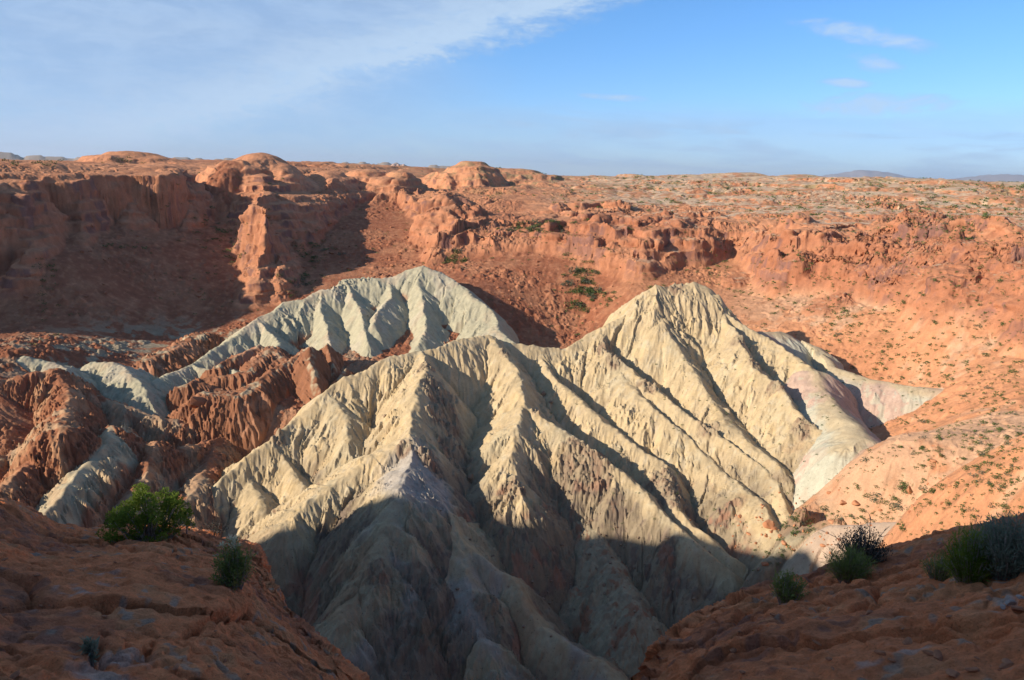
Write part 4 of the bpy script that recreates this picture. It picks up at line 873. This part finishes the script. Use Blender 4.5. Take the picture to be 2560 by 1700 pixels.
for a in [(2099,1129,3.6,'orange_boulder','upright orange block casting a small shadow above the near shrubs',None),(1945,1163,4.2,'orange_boulder','large pale orange boulder, left half of the split pair on the wash edge',None),(1975,1160,3.6,'orange_boulder','large pale orange boulder, right half of the split pair on the wash edge',None),
          (1770,1215,4.5,'orange_boulder','tall orange block at the foot of the right pale spurs',None,1.6),(2150,1060,2.2,'orange_boulder','pale rounded boulder beside the pink lobe',None),(455,935,8,'red_boulder','big dark-sided red block in the shaded basin',None,1.0),
          (1085,1110,3.4,'brown_boulder','lone brown pillar on the shaded flank of the front spur',None,2.6),(1255,915,3.2,'brown_boulder','pointed rosy pinnacle in the shade of the second spur',None,2.0),(1268,930,2.4,'brown_boulder','smaller rosy pinnacle below the pointed one',None,1.5),
          (890,960,2.6,'brown_boulder','brown knob high on the front spine',None,1.2)]: boulder(*a)
for _ in range(70): boulder(rnd.gauss(860, 90), rnd.gauss(580, 45), rnd.uniform(1.6, 4.2), 'red_boulder', 'red boulder in the rubble slope between the dome and the grey hill', 'boulders on the middle talus')
for _ in range(50): boulder(rnd.gauss(1270, 90), rnd.gauss(670, 45), rnd.uniform(1.4, 3.6), 'red_boulder', 'red boulder on the slope behind the saddle of the hills', 'boulders behind the saddle')
for _ in range(90): boulder(rnd.gauss(1810, 80), rnd.gauss(1215, 42), rnd.uniform(.5, 1.4) * (2.2 if rnd.random() < .15 else 1), 'orange_boulder', 'orange boulder among shrubs in the wash below the pink lobe', 'boulders in the wash')
for _ in range(40): boulder(rnd.gauss(2180, 110), rnd.gauss(1080, 60), rnd.uniform(.5, 1.4), 'orange_boulder', 'small orange boulder on the near orange slope', 'boulders on the near orange slope')
for _ in range(40): boulder(rnd.gauss(350, 140), rnd.gauss(650, 70), rnd.uniform(1.6, 4), 'red_boulder', 'dark red boulder on the shaded slope under the left cliffs', 'boulders on the shaded talus')
for _ in range(100): boulder(rnd.gauss(1350, 150), rnd.gauss(1330, 90), rnd.uniform(.6, 1.7), 'brown_boulder', 'brown boulder in the shaded gully between the front spurs', 'boulders in the shaded gully')
def chip(pk, px, py, size, mat, label, group):
    p = pk(px, py); o = bpy.data.objects.new('stone', rnd.choice(BM[mat])); COL.objects.link(o); o.location = Vector(p) + Vector((0, 0, size * .2))
    o.scale = (size, size * rnd.uniform(.6, .9), size * rnd.uniform(.35, .6)); o.rotation_euler = (rnd.uniform(-.2, .2), rnd.uniform(-.2, .2), rnd.uniform(0, 6.3)); tag(o, label, 'stone', group)
for q in [(2330,1388,.045),(2348,1376,.032),(2312,1396,.026)]: chip(dr, q[0], q[1], q[2], 'pale_stone', 'pale grey stone lying on the right ledge below the large shrub', 'pale stones on the right ledge')
for _ in range(26): chip(dr, rnd.uniform(1650, 2361), rnd.uniform(1400, 1560), rnd.uniform(.012, .045), 'red_boulder', 'small red sandstone chip lying loose on the right ledge', 'chips on the right ledge')
for _ in range(22): chip(dl, rnd.uniform(10, 640), rnd.uniform(1270, 1560), rnd.uniform(.012, .04), 'red_boulder', 'small red sandstone chip lying loose on the left ledge', 'chips on the left ledge')
print('objects', time.time() - T00)

# ------------------------------------------------------------------ the air: thin even haze round everything
me = bpy.data.meshes.new('haze'); B_ = 96000.0; z0, z1 = -700.0, 1300.0
me.from_pydata([(-B_, -B_, z0), (B_, -B_, z0), (B_, B_, z0), (-B_, B_, z0), (-B_, -B_, z1), (B_, -B_, z1), (B_, B_, z1), (-B_, B_, z1)], [], [(0, 3, 2, 1), (4, 5, 6, 7), (0, 1, 5, 4), (1, 2, 6, 5), (2, 3, 7, 6), (3, 0, 4, 7)])
hz = bpy.data.objects.new('haze', me); COL.objects.link(hz); hz['kind'] = 'stuff'
m = bpy.data.materials.new('haze_air'); m.use_nodes = True; nt = m.node_tree; nt.nodes.remove(nt.nodes['Principled BSDF'])
pv_ = nt.nodes.new('ShaderNodeVolumePrincipled'); pv_.inputs['Color'].default_value = (.72, .84, 1, 1); pv_.inputs['Density'].default_value = 1.2e-5; pv_.inputs['Anisotropy'].default_value = .2
nt.links.new(pv_.outputs[0], nt.nodes['Material Output'].inputs['Volume']); me.materials.append(m)
